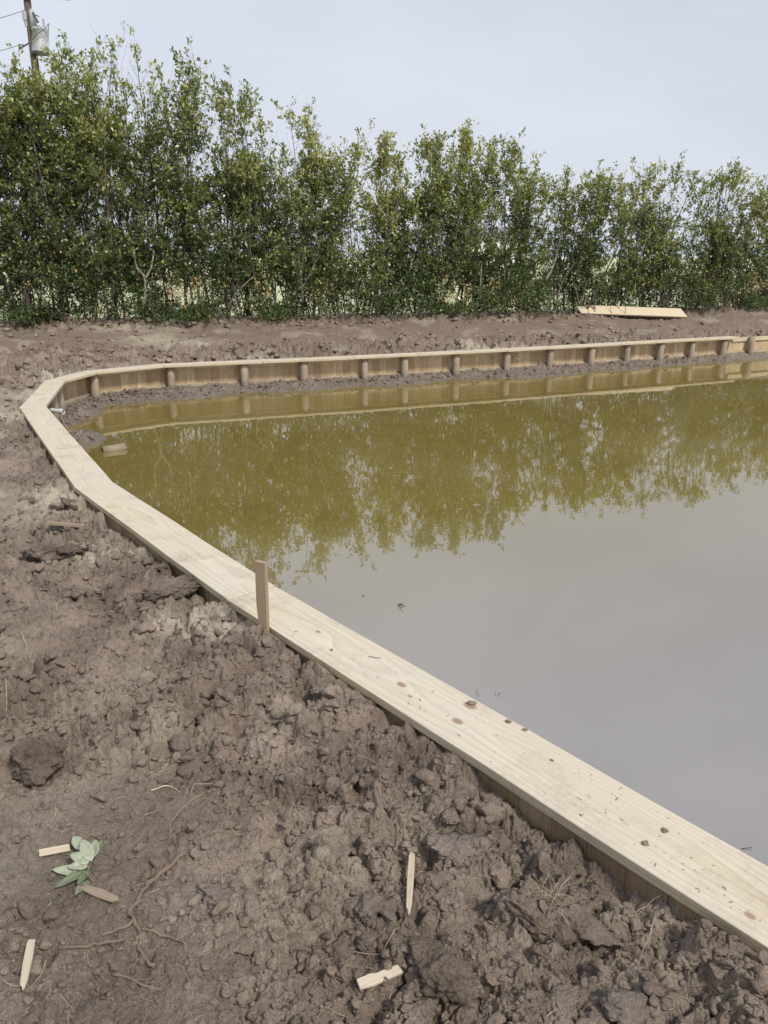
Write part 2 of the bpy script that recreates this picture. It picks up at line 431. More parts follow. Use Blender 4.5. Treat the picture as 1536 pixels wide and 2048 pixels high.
Q = np.concatenate([q, q2])[:, ::-1]
def submesh(mask_face, X, Y, Z, attrs):
    f = Q[mask_face]; used = np.unique(f); remap = np.full(nr*na, -1); remap[used] = np.arange(len(used))
    V = np.stack([X.ravel()[used], Y.ravel()[used], Z], -1) if False else np.stack([X.ravel()[used], Y.ravel()[used], Z.ravel()[used]], -1)
    return V, remap[f], {k: v.ravel()[used] for k, v in attrs.items()}
EDGE = -.018
Sf = S.ravel(); fmax = Sf[Q].max(1); fmin = Sf[Q].min(1)
# land
push = np.where(S < EDGE, EDGE-S, 0); X1 = GX+NX*push; Y1 = GY+NY*push
S1 = np.maximum(S, EDGE)
Z1 = np.zeros_like(GX); lm = (S > -1.2)
Z1[lm] = land_z(X1[lm], Y1[lm], S1[lm])
farm = RR > 60; Z1[farm] = .62
def blob(X, Y, c, rx, ry=None): return np.exp(-((X-c[0])/rx)**2-((Y-c[1])/(ry or rx))**2)
sand = np.zeros_like(GX)
for (px, py, rx, ry, a) in ((400, 1243, .24, .13, 1.5), (215, 1098, .25, .15, 1.1), (150, 985, .22, .35, .8), (560, 1250, .2, .12, .5), (70, 790, .35, .6, .7),
                            (20, 830, .5, .5, .7), (120, 745, .5, .35, .7), (330, 700, .9, .35, .75), (250, 690, .9, .3, .6), (960, 690, .7, .25, .9), (500, 712, .5, .2, .6),
                            (60, 1000, .4, .5, .45), (200, 1380, .3, .2, .25), (1400, 1990, .2, .1, .25)):
    c = atz(px, py, .45 if py > 760 else .55); sand += a*blob(X1, Y1, c, rx, ry)
sand = np.clip(sand+.35*sstep(fbm(X1*1.3, Y1*1.3, 3, 77), .12, .5), 0, 1)
grass = sstep(Y1-hedge_y(X1), .9, 3.0)
dhl = hedge_y(X1)-Y1
red = np.clip(sstep(Y1, 11, 14)*(1-sstep(dhl, 2.2, 3.2))*.85, 0, 1)
wet = np.zeros_like(GX)
for c in SMOOTH: wet += .35*blob(X1, Y1, c, .3)
wet = np.clip(wet+.3*sstep(fbm(X1*1.1+20, Y1*1.1, 3, 78), .1, .5), 0, .6)
V, F, at = submesh(fmax > EDGE, X1, Y1, Z1, dict(sand=sand, grass=grass, red=red, wet=wet))
ground = link('ground', np_mesh('ground', V, F, 4, at, True), M_GROUND); tag(ground, kind='structure')
# mud bank and bed inside the wall
E2 = -.036
push = np.where(S > E2, E2-S, 0); X2 = GX+NX*push; Y2 = GY+NY*push; S2 = np.minimum(S, E2)
near_b = (S < .6) & (S > -3.4) & (RR < 30); Z2 = np.full_like(GX, -.5); Z2[near_b] = bed_z(X2[near_b], Y2[near_b], S2[near_b])
zz = np.zeros_like(GX)
wet2 = np.clip(.95-np.clip(Z2, 0, 1)*3.5, .35, .95)
V, F, at = submesh((fmin < E2) & (fmax > -3.2) & (np.abs(AA.ravel()[Q]).max(1) < 1.0) & (RR.ravel()[Q].max(1) < 30) & (GY.ravel()[Q].min(1) > 3), X2, Y2, Z2,
                   dict(sand=zz+.12, grass=zz, red=zz, wet=wet2))
bank = link('mud_bank', np_mesh('mud_bank', V, F, 4, at, True), M_MUD); tag(bank, kind='structure')

# ------------------------------------------------------------------ water
m, nt, b = mat('murky_water'); k = N(nt)
P = k.n('ShaderNodeNewGeometry').outputs['Position']
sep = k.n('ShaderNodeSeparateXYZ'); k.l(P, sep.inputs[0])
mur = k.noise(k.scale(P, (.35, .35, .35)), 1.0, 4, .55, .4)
sky_grey = k.math('ADD', k.maprange(k.math('SUBTRACT', sep.outputs[1], k.math('MULTIPLY', sep.outputs[0], .45)), 2.6, 6.6, 1.0, .0), k.math('MULTIPLY', k.math('SUBTRACT', mur, .5), .7), clamp=True)  # greyer towards the near bank: reflected sky put into the body colour
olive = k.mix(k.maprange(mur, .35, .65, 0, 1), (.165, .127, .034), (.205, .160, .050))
col = k.mix(sky_grey, olive, k.mix(k.maprange(mur, .4, .6, 0, 1), (.185, .160, .142), (.225, .195, .17)))
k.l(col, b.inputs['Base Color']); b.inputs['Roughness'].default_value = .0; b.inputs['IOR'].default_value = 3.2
w1 = k.noise(k.scale(P, (1, 1.6, 1)), 5.0, 2, .5, .2); w2 = k.noise(k.scale(P, (1, 1.8, 1)), 17.0, 2, .5)
amp = k.maprange(sep.outputs[1], 2.5, 8, .12, 1)
hh = k.math('MULTIPLY', k.math('ADD', w1, k.math('MULTIPLY', w2, .12)), amp)
k.l(k.bump(hh, .00035, 1.0), b.inputs['Normal'])
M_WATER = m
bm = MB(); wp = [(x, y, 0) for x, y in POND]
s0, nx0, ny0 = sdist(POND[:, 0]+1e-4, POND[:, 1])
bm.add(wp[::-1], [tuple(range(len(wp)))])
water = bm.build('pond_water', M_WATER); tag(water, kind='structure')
if water.data.polygons[0].normal.z < 0: water.data.flip_normals()

# ------------------------------------------------------------------ bulkhead
def off_poly(d, pts=LAND):
    """mitred polyline D metres out over the water from the land edge"""
    P = [Vector((x, y)) for x, y in pts]; out = []
    for i in range(len(P)):
        ds = []
        if i > 0: ds.append((P[i]-P[i-1]).normalized())
        if i < len(P)-1: ds.append((P[i+1]-P[i]).normalized())
        ns = [Vector((t.y, -t.x)) for t in ds]
        if len(ns) == 1: out.append(P[i]+ns[0]*d)
        else:
            mm = (ns[0]+ns[1]).normalized(); out.append(P[i]+mm*(d/max(.3, mm.dot(ns[0]))))
    return out
bulk = empty('timber_bulkhead', (-4.3, 9.2, 0))
tag(bulk, 'curved timber bulkhead of upright planks and round posts capped with pale boards around the pond', 'retaining wall')
NEARB_DIR = (Vector(LAND[2])-Vector(LAND[1]))
def board_knots(i0, pts):
    """pixel spots on the cap turned into board coordinates"""
    a = Vector(LAND[i0]); b_ = Vector(LAND[i0+1]); u = (b_-a).normalized(); n = Vector((u.y, -u.x)); out = []
    for px, py, r in pts:
        p = atz(px, py, .5); d = Vector((p.x, p.y))-a; out.append((d.dot(u), d.dot(n), r))
    return out
KN = board_knots(1, [(803, 1369, .018), (940, 1411, .023), (915, 1442, .019), (820, 1392, .009), (1291, 1686, .010), (636, 1263, .012), (1500, 1830, .012), (1240, 1540, .006)])
M_CAPN = wood_material('cap_wood_knotty', KN, dirt=.55)
M_CAP = wood_material('cap_wood', dirt=.75)
caps = off_poly(0), off_poly(.286)
cuts = {3: [.36], 2: [], 7: [.5], 8: [.4], 9: [.45, .8], 1: []}
seg_split = []
for i in range(len(LAND)-2):
    seg_split.append((i, [0]+cuts.get(i, [])+[1]))
for i, ts in seg_split:
    a = caps[0][i]; b_ = caps[0][i+1]; c = caps[1][i]; d = caps[1][i+1]
    u = (Vector(LAND[i+1])-Vector(LAND[i])).normalized(); n = Vector((u.y, -u.x)); L0 = Vector(LAND[i])
    for t0, t1 in zip(ts[:-1], ts[1:]):
        zt = .5+rnd.uniform(-.0015, .0015)
        quad = []
        for (p, q_, t) in ((a, b_, t0), (a, b_, t1), (c, d, t1), (c, d, t0)):
            w_ = p.lerp(q_, t); g = .0035*(1 if t == t0 else -1); dd = w_-L0
            quad.append((dd.dot(u)+g, dd.dot(n)))
        if i != 1:
            # ragged land edge of a real board: a few mm of wander
            pass
        nseg = max(2, int((quad[1][0]-quad[0][0])/.25))
        wob = [rnd.uniform(-.0025, .0025) for _ in range(nseg+1)]; sag = [rnd.uniform(-.0012, .0012) for _ in range(nseg+1)]
        vs = []; fs = []
        for j in range(nseg+1):
            t = j/nseg
            for (qa, qb, sg) in ((quad[0], quad[1], 1), (quad[3], quad[2], -1)):
                xx = qa[0]+(qb[0]-qa[0])*t; yy = qa[1]+(qb[1]-qa[1])*t+wob[j]
                vs.append((xx, yy, -.038+sag[j])); vs.append((xx, yy, sag[j]))
        for j in range(nseg):
            k0 = j*4; k1 = k0+4
            fs += [(k0+1, k1+1, k1+3, k0+3), (k0, k0+2, k1+2, k1), (k0, k1, k1+1, k0+1), (k0+2, k0+3, k1+3, k1+2)]
        fs += [(0, 1, 3, 2), (nseg*4, nseg*4+2, nseg*4+3, nseg*4+1)]
        B = MB(); B.add([(x, -y, z) for x, y, z in vs], fs)
        # local frame: X along, Y to the land side
        o = B.build('cap_board', None, None, bevel=.0035)
        me = o.data; 
        bmm = bmesh.new(); bmm.from_mesh(me); bmesh.ops.recalc_face_normals(bmm, faces=bmm.faces); bmm.to_mesh(me); bmm.free()
        me.materials.append(M_CAPN if i == 1 else M_CAP)
        o.parent = bulk
        rot = math.atan2(u.y, u.x)
        o.matrix_parent_inverse = Matrix.Translation(-Vector(bulk.location))
        o.location = (L0.x, L0.y, zt); o.rotation_euler = (0, 0, rot)
def plank_mat(name, c1, c2, c3, mud=True, grain=(60, 60, 2.0)):
    m, nt, b = mat(name); k = N(nt)
    P = k.n('ShaderNodeNewGeometry').outputs['Position']; t = k.attr('tint').outputs['Fac']
    sep = k.n('ShaderNodeSeparateXYZ'); k.l(P, sep.inputs[0])
    v = k.n('ShaderNodeCombineXYZ'); k.l(k.math('MULTIPLY', t, 31.0), v.inputs[2])
    va = k.n('ShaderNodeVectorMath', operation='ADD'); k.l(P, va.inputs[0]); k.l(v.outputs[0], va.inputs[1])
    g = k.noise(k.scale(va.outputs[0], grain), 1.0, 4, .6); g2 = k.noise(k.scale(va.outputs[0], (grain[0]/6, grain[1]/6, grain[2]/2+.5)), 1.0, 3, .6, .6)
    col = k.mix(t, c1, c2); col = k.mix(k.maprange(g2, .4, .65, 0, .6), col, c3)
    col = k.mix(k.maprange(g, .45, .7, 0, .5), col, tuple(q*.55 for q in c1))
    if mud:
        h = k.math('ADD', sep.outputs[2], k.math('MULTIPLY', k.noise(P, 9, 4, .6), -.16))
        col = k.mix(k.maprange(h, -.02, .10, .85, 0), col, (.17, .14, .115))
        col = k.mix(k.math('MULTIPLY', k.maprange(k.noise(P, 5, 5, .7), .55, .7, 0, 1), .45), col, (.16, .13, .10))
    k.l(col, b.inputs['Base Color']); b.inputs['Roughness'].default_value = .82; b.inputs['Specular IOR Level'].default_value = .2
    n1 = k.bump(g, .003, .6); k.l(n1, b.inputs['Normal'])
    return m
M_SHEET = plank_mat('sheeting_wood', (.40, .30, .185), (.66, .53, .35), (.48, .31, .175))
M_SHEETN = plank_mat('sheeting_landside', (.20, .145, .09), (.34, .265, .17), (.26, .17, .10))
M_WALER = plank_mat('waler_wood', (.54, .45, .31), (.62, .52, .37), (.46, .37, .25), grain=(6, 6, 60))
M_POST = plank_mat('post_wood', (.33, .27, .205), (.42, .35, .27), (.29, .235, .18), grain=(45, 45, 3))
o15 = off_poly(.018); o40 = off_poly(.043); o78 = off_poly(.081)
for i in range(len(LAND)-1):
    a = o15[i]; b_ = o15[i+1]; a2 = o40[i]; b2 = o40[i+1]; L = (b_-a).length
    n = max(1, round(L/.14)); B = MB(); u = (b_-a).normalized(); nn = Vector((u.y, -u.x))
    for j in range(n):
        t0, t1 = j/n, (j+1)/n; g = .0012/L
        j_ = rnd.uniform(0, .005); tt = rnd.random()
        top = .455+rnd.uniform(-.014, 0)
        p = [a.lerp(b_, t0+g)-nn*j_*.5, a.lerp(b_, t1-g)-nn*j_*.5, a2.lerp(b2, t1-g)-nn*j_, a2.lerp(b2, t0+g)-nn*j_]
        B.add([(v.x, v.y, -.5) for v in p]+[(v.x, v.y, top) for v in p], [(0, 1, 2, 3), (4, 7, 6, 5), (0, 4, 5, 1), (1, 5, 6, 2), (2, 6, 7, 3), (3, 7, 4, 0)], tt)
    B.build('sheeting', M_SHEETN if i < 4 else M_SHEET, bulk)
    for z0_, z1_ in ((.405, .452), (.055, .15)):
        if i == len(LAND)-2 and z0_ > .3: z0_, z1_ = .375, .462
        a3 = o40[i]+u*.004; b3 = o40[i+1]-u*.004; a4 = o78[i]+u*.004; b4 = o78[i+1]-u*.004
        B = MB(); p = [a3, b3, b4, a4]
        B.add([(v.x, v.y, z0_) for v in p]+[(v.x, v.y, z1_) for v in p], [(0, 3, 2, 1), (4, 5, 6, 7), (0, 1, 5, 4), (1, 2, 6, 5), (2, 3, 7, 6), (3, 0, 4, 7)], rnd.random())
        B.build('waler', M_WALER, bulk, bevel=.003)
opost = off_poly(.158)
def hit(k):          # where a bearing x = k*y meets the post line beyond the corner
    for i in range(4, len(opost)-1):
        a = opost[i]; b_ = opost[i+1]; fa = a.x-k*a.y; fb = b_.x-k*b_.y
        if fa*fb <= 0 and fa <= 0: t = fa/(fa-fb); return a.lerp(b_, t)
posts = []
for (px, py, lean) in ((190, 778, .0), (342, 757, 0), (489, 752, 0), (608, 747, 0), (729, 738, .005), (809, 733, .0), (912, 727, 0), (1013, 722, .01), (1099, 714, .02),
                       (1182, 708, .02), (1252, 705, .035), (1319, 700, .045), (1382, 696, .03), (1446, 694, .02), (1502, 692, .01), (1560, 690, 0), (1610, 688, 0)):
    r = ray(px, py); p = hit(r[0]/r[1])
    if p is not None: posts.append((p.x, p.y, lean))
for t, i in ((1.0, 4), (.72, 4), (.12, 4), (.78, 3)):
    p = opost[i].lerp(opost[i+1], t); posts.append((p.x, p.y, 0))
for (x, y, lean) in posts:
    B = MB(); rr = rnd.uniform(.063, .074); pts = []; rad = []
    for j in range(9):
        t = j/8; pts.append((x+lean*(t-.3)+rnd.uniform(-.002, .002), y+rnd.uniform(-.002, .002), -.6+t*(1.061 if x < 7.9 else 1.07)))
        rad.append(rr*(1.04-.06*t)*rnd.uniform(.985, 1.015))
    B.tube(pts, rad, 20, rnd.random()); o = B.build('post', M_POST, bulk, True)
    for p in o.data.polygons:
        if len(p.vertices) > 4: p.use_smooth = False


# ------------------------------------------------------------------ loose clods
def ico(sub):
    bmm = bmesh.new(); bmesh.ops.create_icosphere(bmm, subdivisions=sub, radius=1)
    V = np.array([v.co[:] for v in bmm.verts]); F = np.array([[v.index for v in f.verts] for f in bmm.faces]); bmm.free(); return V, F
def n3(V, f, seed, oct=1):
    o = Vector((seed*3.17, seed*1.31, -seed*2.3))
    return np.array([mnoise.fractal(Vector(v)*f+o, .9, 2.1, oct) for v in V])
def clod_shape(sub, seed, rough=1.0, cuts=10):
    V, F = ico(sub); r = random.Random(seed); V = V.copy()
    V = V*(1+.34*n3(V, 1.2, seed)[:, None])
    for _ in range(cuts):                                   # broken faces
        d = np.array([r.gauss(0, 1), r.gauss(0, 1), r.gauss(0, 1)]); d /= np.linalg.norm(d); h = r.uniform(.42, .85)
        t = V@d-h; V = V-np.clip(t, 0, None)[:, None]*d*.96
    nn = V/np.linalg.norm(V, axis=1)[:, None]
    big = n3(V, 2.6, seed+9, 3); rid = -np.abs(n3(V, 3.4, seed+19, 2))
    V = V+nn*(rough*(.15*big+.16*rid+.04))[:, None]
    if sub > 3: V = V+nn*(rough*(.055*n3(V, 9, seed+29, 4)-.05*np.abs(n3(V, 14, seed+49, 2))))[:, None]
    V[:, 2] *= .8
    return V, F
rs = np.random.RandomState(5)
def scatter_clods(name, label, n, rlo, rhi, smed, ssig, sub, seed, smin, smax, sink=.25, pot=.55, mt=None, dens=None):
    T = [clod_shape(sub, seed+i) for i in range(10)]
    VV = []; FF = []; b0 = 0
    a = np.radians(rs.uniform(-38, 38, n)); r = np.exp(rs.uniform(np.log(rlo), np.log(rhi), n))
    x = r*np.sin(a); y = r*np.cos(a); s, _, _ = sdist(x, y)
    size = np.clip(smed*np.exp(rs.normal(0, ssig, n))*(r/2.2)**pot, smin, smax)
    mask = rough_mask(x, y, s); keep = (s > size*.6+.01) & (rs.rand(n) < .04+.9*mask) & (y < hedge_y(x)+.3)
    keep &= ~((s < .06) & (y > 2))
    if name == 'spoil_clods':
        cl = fbm(x*1.6, y*1.6, 3, 88); dh_ = hedge_y(x)-y
        keep &= (cl > .02) | ((dh_ < .45) & (rs.rand(n) < .8)) | (rs.rand(n) < .12)
    x, y, s, size = x[keep], y[keep], s[keep], size[keep]
    z = land_z(x, y, s)
    for i in range(len(x)):
        V, F = T[rs.randint(10)]; th = rs.uniform(0, 2*pi); c_, s_ = cos(th), sin(th)
        tl = rs.uniform(-.5, .5); ct, st = cos(tl), sin(tl)
        W = V*np.array([rs.uniform(.8, 1.25), rs.uniform(.75, 1.1), rs.uniform(.7, 1.0)])
        W = np.stack([W[:, 0], W[:, 1]*ct-W[:, 2]*st, W[:, 1]*st+W[:, 2]*ct], -1)
        W = np.stack([W[:, 0]*c_-W[:, 1]*s_, W[:, 0]*s_+W[:, 1]*c_, W[:, 2]], -1)*size[i]
        W += (x[i], y[i], z[i]+size[i]*(.45-sink)); VV.append(W); FF.append(F+b0); b0 += len(V)
    o = link(name, np_mesh(name, np.concatenate(VV), np.concatenate(FF), 3, None, False), mt or M_CLOD); tag(o, kind='stuff', label=label)
    return o
scatter_clods('soil_crumbs', 'fine crumbs of brown soil scattered over the churned ground', 34000, 1.1, 10, .0066, .5, 2, 100, .003, .03)
scatter_clods('soil_lumps', 'fist sized and smaller lumps of brown soil over the churned ground', 7000, 1.1, 13, .0165, .45, 3, 200, .01, .05)
scatter_clods('spoil_clods', 'rough brown clods on the far side of the pond', 16000, 11.8, 21, .024, .6, 2, 300, .012, .075, pot=.25)

# clods lying on the mud bank inside the far wall
T = [clod_shape(2, 400+i) for i in range(8)]; VV = []; FF = []; b0 = 0
for _ in range(2600):
    i = rs.randint(4, len(LAND)-2); t = rs.rand(); a = Vector(LAND[i]); b_ = Vector(LAND[i+1]); u = (b_-a).normalized(); n_ = Vector((u.y, -u.x))
    p = a.lerp(b_, t)+n_*(.12+abs(rs.normal(0, .27))); zz_ = gz(p.x, p.y)
    if zz_ < .0: continue
    V, F = T[rs.randint(8)]; sz = .018*math.exp(rs.normal(0, .5)); th = rs.uniform(0, 6.3); c_, s_ = cos(th), sin(th)
    W = np.stack([V[:, 0]*c_-V[:, 1]*s_, V[:, 0]*s_+V[:, 1]*c_, V[:, 2]], -1)*min(sz, .06)+(p.x, p.y, zz_+sz*.15)
    VV.append(W); FF.append(F+b0); b0 += len(V)
V = np.concatenate(VV); zr = np.zeros(len(V))
o = link('bank_clods', np_mesh('bank_clods', V, np.concatenate(FF), 3, dict(wet=zr+.6, sand=zr, grass=zr, red=zr), True), M_MUD); tag(o, kind='stuff', label='wet lumps of mud along the foot of the far wall')

def big_clod(px, py, rpx, label, seed, squash=.8, wide=1.0, mt=None, group='large clods on the near ground', lift=.15):
    p = on_ground(px, py); d = math.hypot(p.x, p.y, p.z-CAM_H); r = rpx*d/FPX
    V, F = clod_shape(5, seed, 1.25, 10); V = V*np.array([wide, 1, squash])*r
    th = rnd.uniform(0, 6.28)*0+seed*.7; V = np.stack([V[:, 0], V[:, 1], V[:, 2]], -1)
    o = link('soil_clod', np_mesh('soil_clod', V, F, 3, None, True), mt or M_CLOD)
    o.location = (p.x, p.y, p.z+r*lift); o.rotation_euler = (rnd.uniform(-.2, .2), rnd.uniform(-.2, .2), rnd.uniform(-.5, .5))
    tag(o, label, 'soil clod', group); return o
big_clod(75, 1545, 52, 'large dark undercut clod at the left edge above the leaf sprig', 501, .95, 1.15, M_CLODD, lift=.5)
big_clod(100, 1503, 34, 'smaller clod leaning behind the large dark clod at the left edge', 502, .8, 1.3, M_CLODD, lift=.4)
big_clod(888, 1985, 52, 'biggest rounded clod at the bottom just right of the short offcut', 503, .9, 1.0, M_CLODD, lift=.4)
big_clod(905, 1898, 33, 'angular clod above the biggest rounded clod at the bottom', 504, .85)
big_clod(862, 1918, 33, 'long clod between the upright splinter and the biggest rounded clod', 505, .75, 1.4, M_CLODD)
big_clod(832, 1965, 24, 'small rounded clod touching the right end of the short offcut', 506, .9)
big_clod(945, 1975, 28, 'rounded clod right of the biggest clod at the bottom, under the pale chip', 507)
big_clod(835, 2030, 34, 'clod on the bottom edge below the short offcut', 508)
big_clod(1375, 1925, 25, 'smooth pale clod near the board at the lower right', 509, .85, 1.0)
big_clod(1165, 1855, 42, 'long clod beneath the tuft of dry rootlets', 510, .7, 1.5)
big_clod(1060, 1835, 50, 'wide brown clod left of the tuft of dry rootlets', 511, .75, 1.2)
big_clod(905, 1638, 22, 'small rounded clod above the slab of grey clay', 512)
big_clod(925, 1705, 52, 'flat slab of grey clay right of the upright splinter', 513, .45, 1.2, M_CLODG, lift=.05)
big_clod(990, 1600, 44, 'bluish grey crumbly clay lump close to the long board', 514, .5, 1.2, M_CLODG, lift=.05)
big_clod(338, 1192, 40, 'broad dark clod against the wall left of the wooden stake', 515, .6, 1.5, M_CLODD, lift=.25)
big_clod(640, 1388, 27, 'rounded clod beside the long board below the wooden stake', 516)
big_clod(90, 1112, 34, 'dark clod below the weathered offcut at the left', 517, .7, 1.3, M_CLODD)
big_clod(150, 1106, 27, 'second dark clod right under the weathered offcut', 518, .7, 1.1, M_CLODD)
big_clod(140, 1012, 24, 'dark clod pressed against the bend of the bulkhead', 519, .7, 1.3, M_CLODD)
big_clod(500, 1262, 36, 'pale dry clod left of the foot of the wooden stake', 520, .6, 1.2)
big_clod(690, 1950, 20, 'small clod just left of the short offcut', 521)
big_clod(680, 1905, 23, 'small clod above the short offcut', 522)
big_clod(735, 1900, 24, 'small clod between the short offcut and the upright splinter', 523)
big_clod(640, 1690, 50, 'broad low slab of smeared soil in the middle of the near ground', 524, .40, 1.5, lift=.0)
big_clod(745, 1820, 32, 'grey lump just left of the lower end of the upright splinter', 525, .7, 1.2, M_CLODG)
big_clod(1250, 2010, 40, 'low greyish clod on the bottom edge at the lower right', 526, .6, 1.2, M_CLODG)
big_clod(1120, 2010, 36, 'clod on the bottom edge right of the middle', 527, .7, 1.1)
big_clod(1300, 1765, 36, 'clod beside the board above the smooth pale clod', 528, .7, 1.2)
big_clod(450, 1800, 38, 'low smeared clod right of the branching root', 529, .45, 1.5, M_CLODG, lift=.02)
big_clod(455, 1395, 30, 'rounded clod in open soil left of the long board', 530)
big_clod(380, 1520, 24, 'small angular clod above the branching root', 531)
big_clod(800, 1470, 26, 'clod against the long board below its knots', 532)

# ------------------------------------------------------------------ fibres and straws in the soil
m, nt, b = mat('dry_root'); k = N(nt); t = k.attr('tint').outputs['Fac']
k.l(k.ramp(t, [(0, (.10, .07, .05)), (.5, (.24, .18, .125)), (1, (.50, .42, .30))]), b.inputs['Base Color']); b.inputs['Roughness'].default_value = .8
M_ROOT = m
def fibre_mesh(name, label, n, rlo, rhi, lmed, rad, seed, tl=(0, 1)):
    B = MB(); r_ = random.Random(seed)
    for _ in range(n):
        a = radians(r_.uniform(-36, 36)); r = math.exp(r_.uniform(math.log(rlo), math.log(rhi))); x = r*sin(a); y = r*cos(a)
        X = np.array([x]); Y = np.array([y]); s = sdist(X, Y)[0]
        if s[0] < .02: continue
        L = lmed*math.exp(r_.gauss(0, .6)); th = r_.uniform(0, 6.28); nn = 5; xs = [x]; ys = [y]; cv = r_.gauss(0, .5)
        for j in range(nn-1):
            th += cv+r_.gauss(0, .25); xs.append(xs[-1]+cos(th)*L/nn); ys.append(ys[-1]+sin(th)*L/nn)
        X = np.array(xs); Y = np.array(ys); S_ = sdist(X, Y)[0]; Z = land_z(X, Y, S_); zb = r_.uniform(-.002, .006); up = r_.choice([0, 0, 0, 1])*r_.uniform(.2, .8)*L
        zz_ = [max(z, Z.mean()-.01)+zb+up*(j/(nn-1))**1.5+.003 for j, z in enumerate(Z)]
        B.tube(list(zip(xs, ys, zz_)), [rad*(1-.6*j/nn)*r_.uniform(.8, 1.3)*(r/2)**.6 for j in range(nn)], 4, r_.uniform(*tl), False)
    o = B.build(name, M_ROOT, None, True); tag(o, kind='stuff', label=label)
fibre_mesh('root_fibres', 'fine dry rootlets and straws in the churned soil', 3200, 1.2, 7, .030, .0009, 3)
fibre_mesh('straw_bits', 'longer thin roots sticking out of the churned soil', 420, 1.2, 9, .085, .0014, 4, (.1, .8))
fibre_mesh('far_twigs', 'twigs and roots on the far bank under the hedge', 500, 12, 20, .13, .0013, 6, (.1, .9))

# a dense tuft of rootlets by the board
B = MB(); c = on_ground(1100, 1800)
for _ in range(90):
    th = rnd.uniform(0, 6.28); L = rnd.uniform(.03, .10); el = rnd.uniform(-.1, 1.1); p = Vector(c)+Vector((rnd.gauss(0, .018), rnd.gauss(0, .022), .0)); pts = [p]
    for j in range(4):
        p = p+Vector((cos(th)*cos(el), sin(th)*cos(el), sin(el)))*L/4; el -= .28; th += rnd.gauss(0, .25); pts.append(p)
    B.tube(pts, [.0008, .0008, .0007, .0005, .0003], 4, rnd.uniform(.45, 1), False)
tag(B.build('root_tuft', M_ROOT, None, True), 'tuft of pale dry rootlets on a clod close to the long board', 'root tuft')

def poly_root(name, label, cat, branches, group=None, tint=.35, dz=.004):
    B = MB()
    for pts, r0, r1 in branches:
        P = [on_ground(*p) for p in pts]; Q_ = []
        for i in range(len(P)-1):
            for j in range(3):
                t = j/3; a = P[max(i-1, 0)]; b_ = P[i]; c_ = P[i+1]; d = P[min(i+2, len(P)-1)]
                Q_.append(.5*((2*b_)+(c_-a)*t+(2*a-5*b_+4*c_-d)*t*t+(3*b_-a-3*c_+d)*t**3))
        Q_.append(P[-1]); n = len(Q_); Q_ = [Vector((q_.x+rnd.gauss(0, r0*.35), q_.y+rnd.gauss(0, r0*.35), q_.z)) for q_ in Q_]
        zs = [q_.z for q_ in Q_]; 
        for i, q_ in enumerate(Q_):
            rr_ = r0+(r1-r0)*i/(n-1); q_.z = max(gz(q_.x, q_.y), sum(zs[max(0, i-1):i+2])/len(zs[max(0, i-1):i+2]))+rr_*.7+dz*sin(pi*i/(n-1))*rnd.uniform(.3, 2)
        B.tube(Q_, [(r0+(r1-r0)*i/(n-1))*rnd.uniform(.62, 1.3) for i in range(n)], 8, tint+rnd.uniform(-.1, .1))
    o = B.build(name, M_ROOT, None, True); tag(o, label, cat, group); return o
poly_root('branching_root', 'thick branching muddy root at the lower left beside the leaf sprig', 'root', [
    ([(378, 1706), (345, 1733), (308, 1762), (286, 1785), (272, 1812), (262, 1835), (272, 1852), (280, 1872), (280, 1898), (288, 1918), (308, 1936)], .0075, .0045),
    ([(276, 1880), (240, 1886), (200, 1891), (165, 1896), (118, 1900)], .0045, .0030),
    ([(280, 1858), (310, 1868), (345, 1880), (372, 1888)], .0042, .002),
    ([(266, 1845), (245, 1860), (225, 1868), (205, 1871)], .0045, .003),
    ([(362, 1716), (352, 1695), (343, 1668)], .0022, .001), ([(288, 1782), (287, 1752), (280, 1725), (264, 1702)], .0022, .001),
    ([(315, 1755), (312, 1715), (300, 1680), (288, 1634)], .0018, .0008)], tint=.30)
poly_root('buried_root', 'half buried root running below the branching root at the bottom left', 'root', [([(226, 1950), (262, 1962), (290, 1975), (322, 1980)], .004, .0025), ([(262, 1962), (300, 1962), (330, 1952)], .002, .001)], tint=.35)
poly_root('thin_root', 'long thin straight root left of the upright splinter', 'root', [([(618, 1800), (655, 1792), (700, 1782), (752, 1768)], .0016, .0009)], tint=.35)
poly_root('thin_root', 'thin curved pale root standing beside the board at the lower right', 'root', [([(1275, 1935), (1292, 1905), (1302, 1870), (1313, 1822)], .0022, .001)], tint=.7, dz=.03)
poly_root('pale_root', 'pale bent root by the left edge above the large dark clod', 'root', [([(40, 1262), (48, 1280), (56, 1310)], .0035, .002)], tint=.85)
poly_root('pale_root', 'thin pale root hanging over soil left of the sandy patch', 'root', [([(292, 1200), (288, 1225), (284, 1250)], .0022, .0015)], tint=.85)
poly_root('pale_root', 'short pale root lying right of the large dark clod', 'root', [([(302, 1582), (325, 1576), (345, 1578), (360, 1585)], .0030, .0012), ([(320, 1577), (318, 1568)], .001, .0008)], tint=.85)
poly_root('pale_root', 'bent pale root on the left edge level with the board knots', 'root', [([(18, 1372), (20, 1385), (10, 1402)], .0028, .002)], tint=.8)

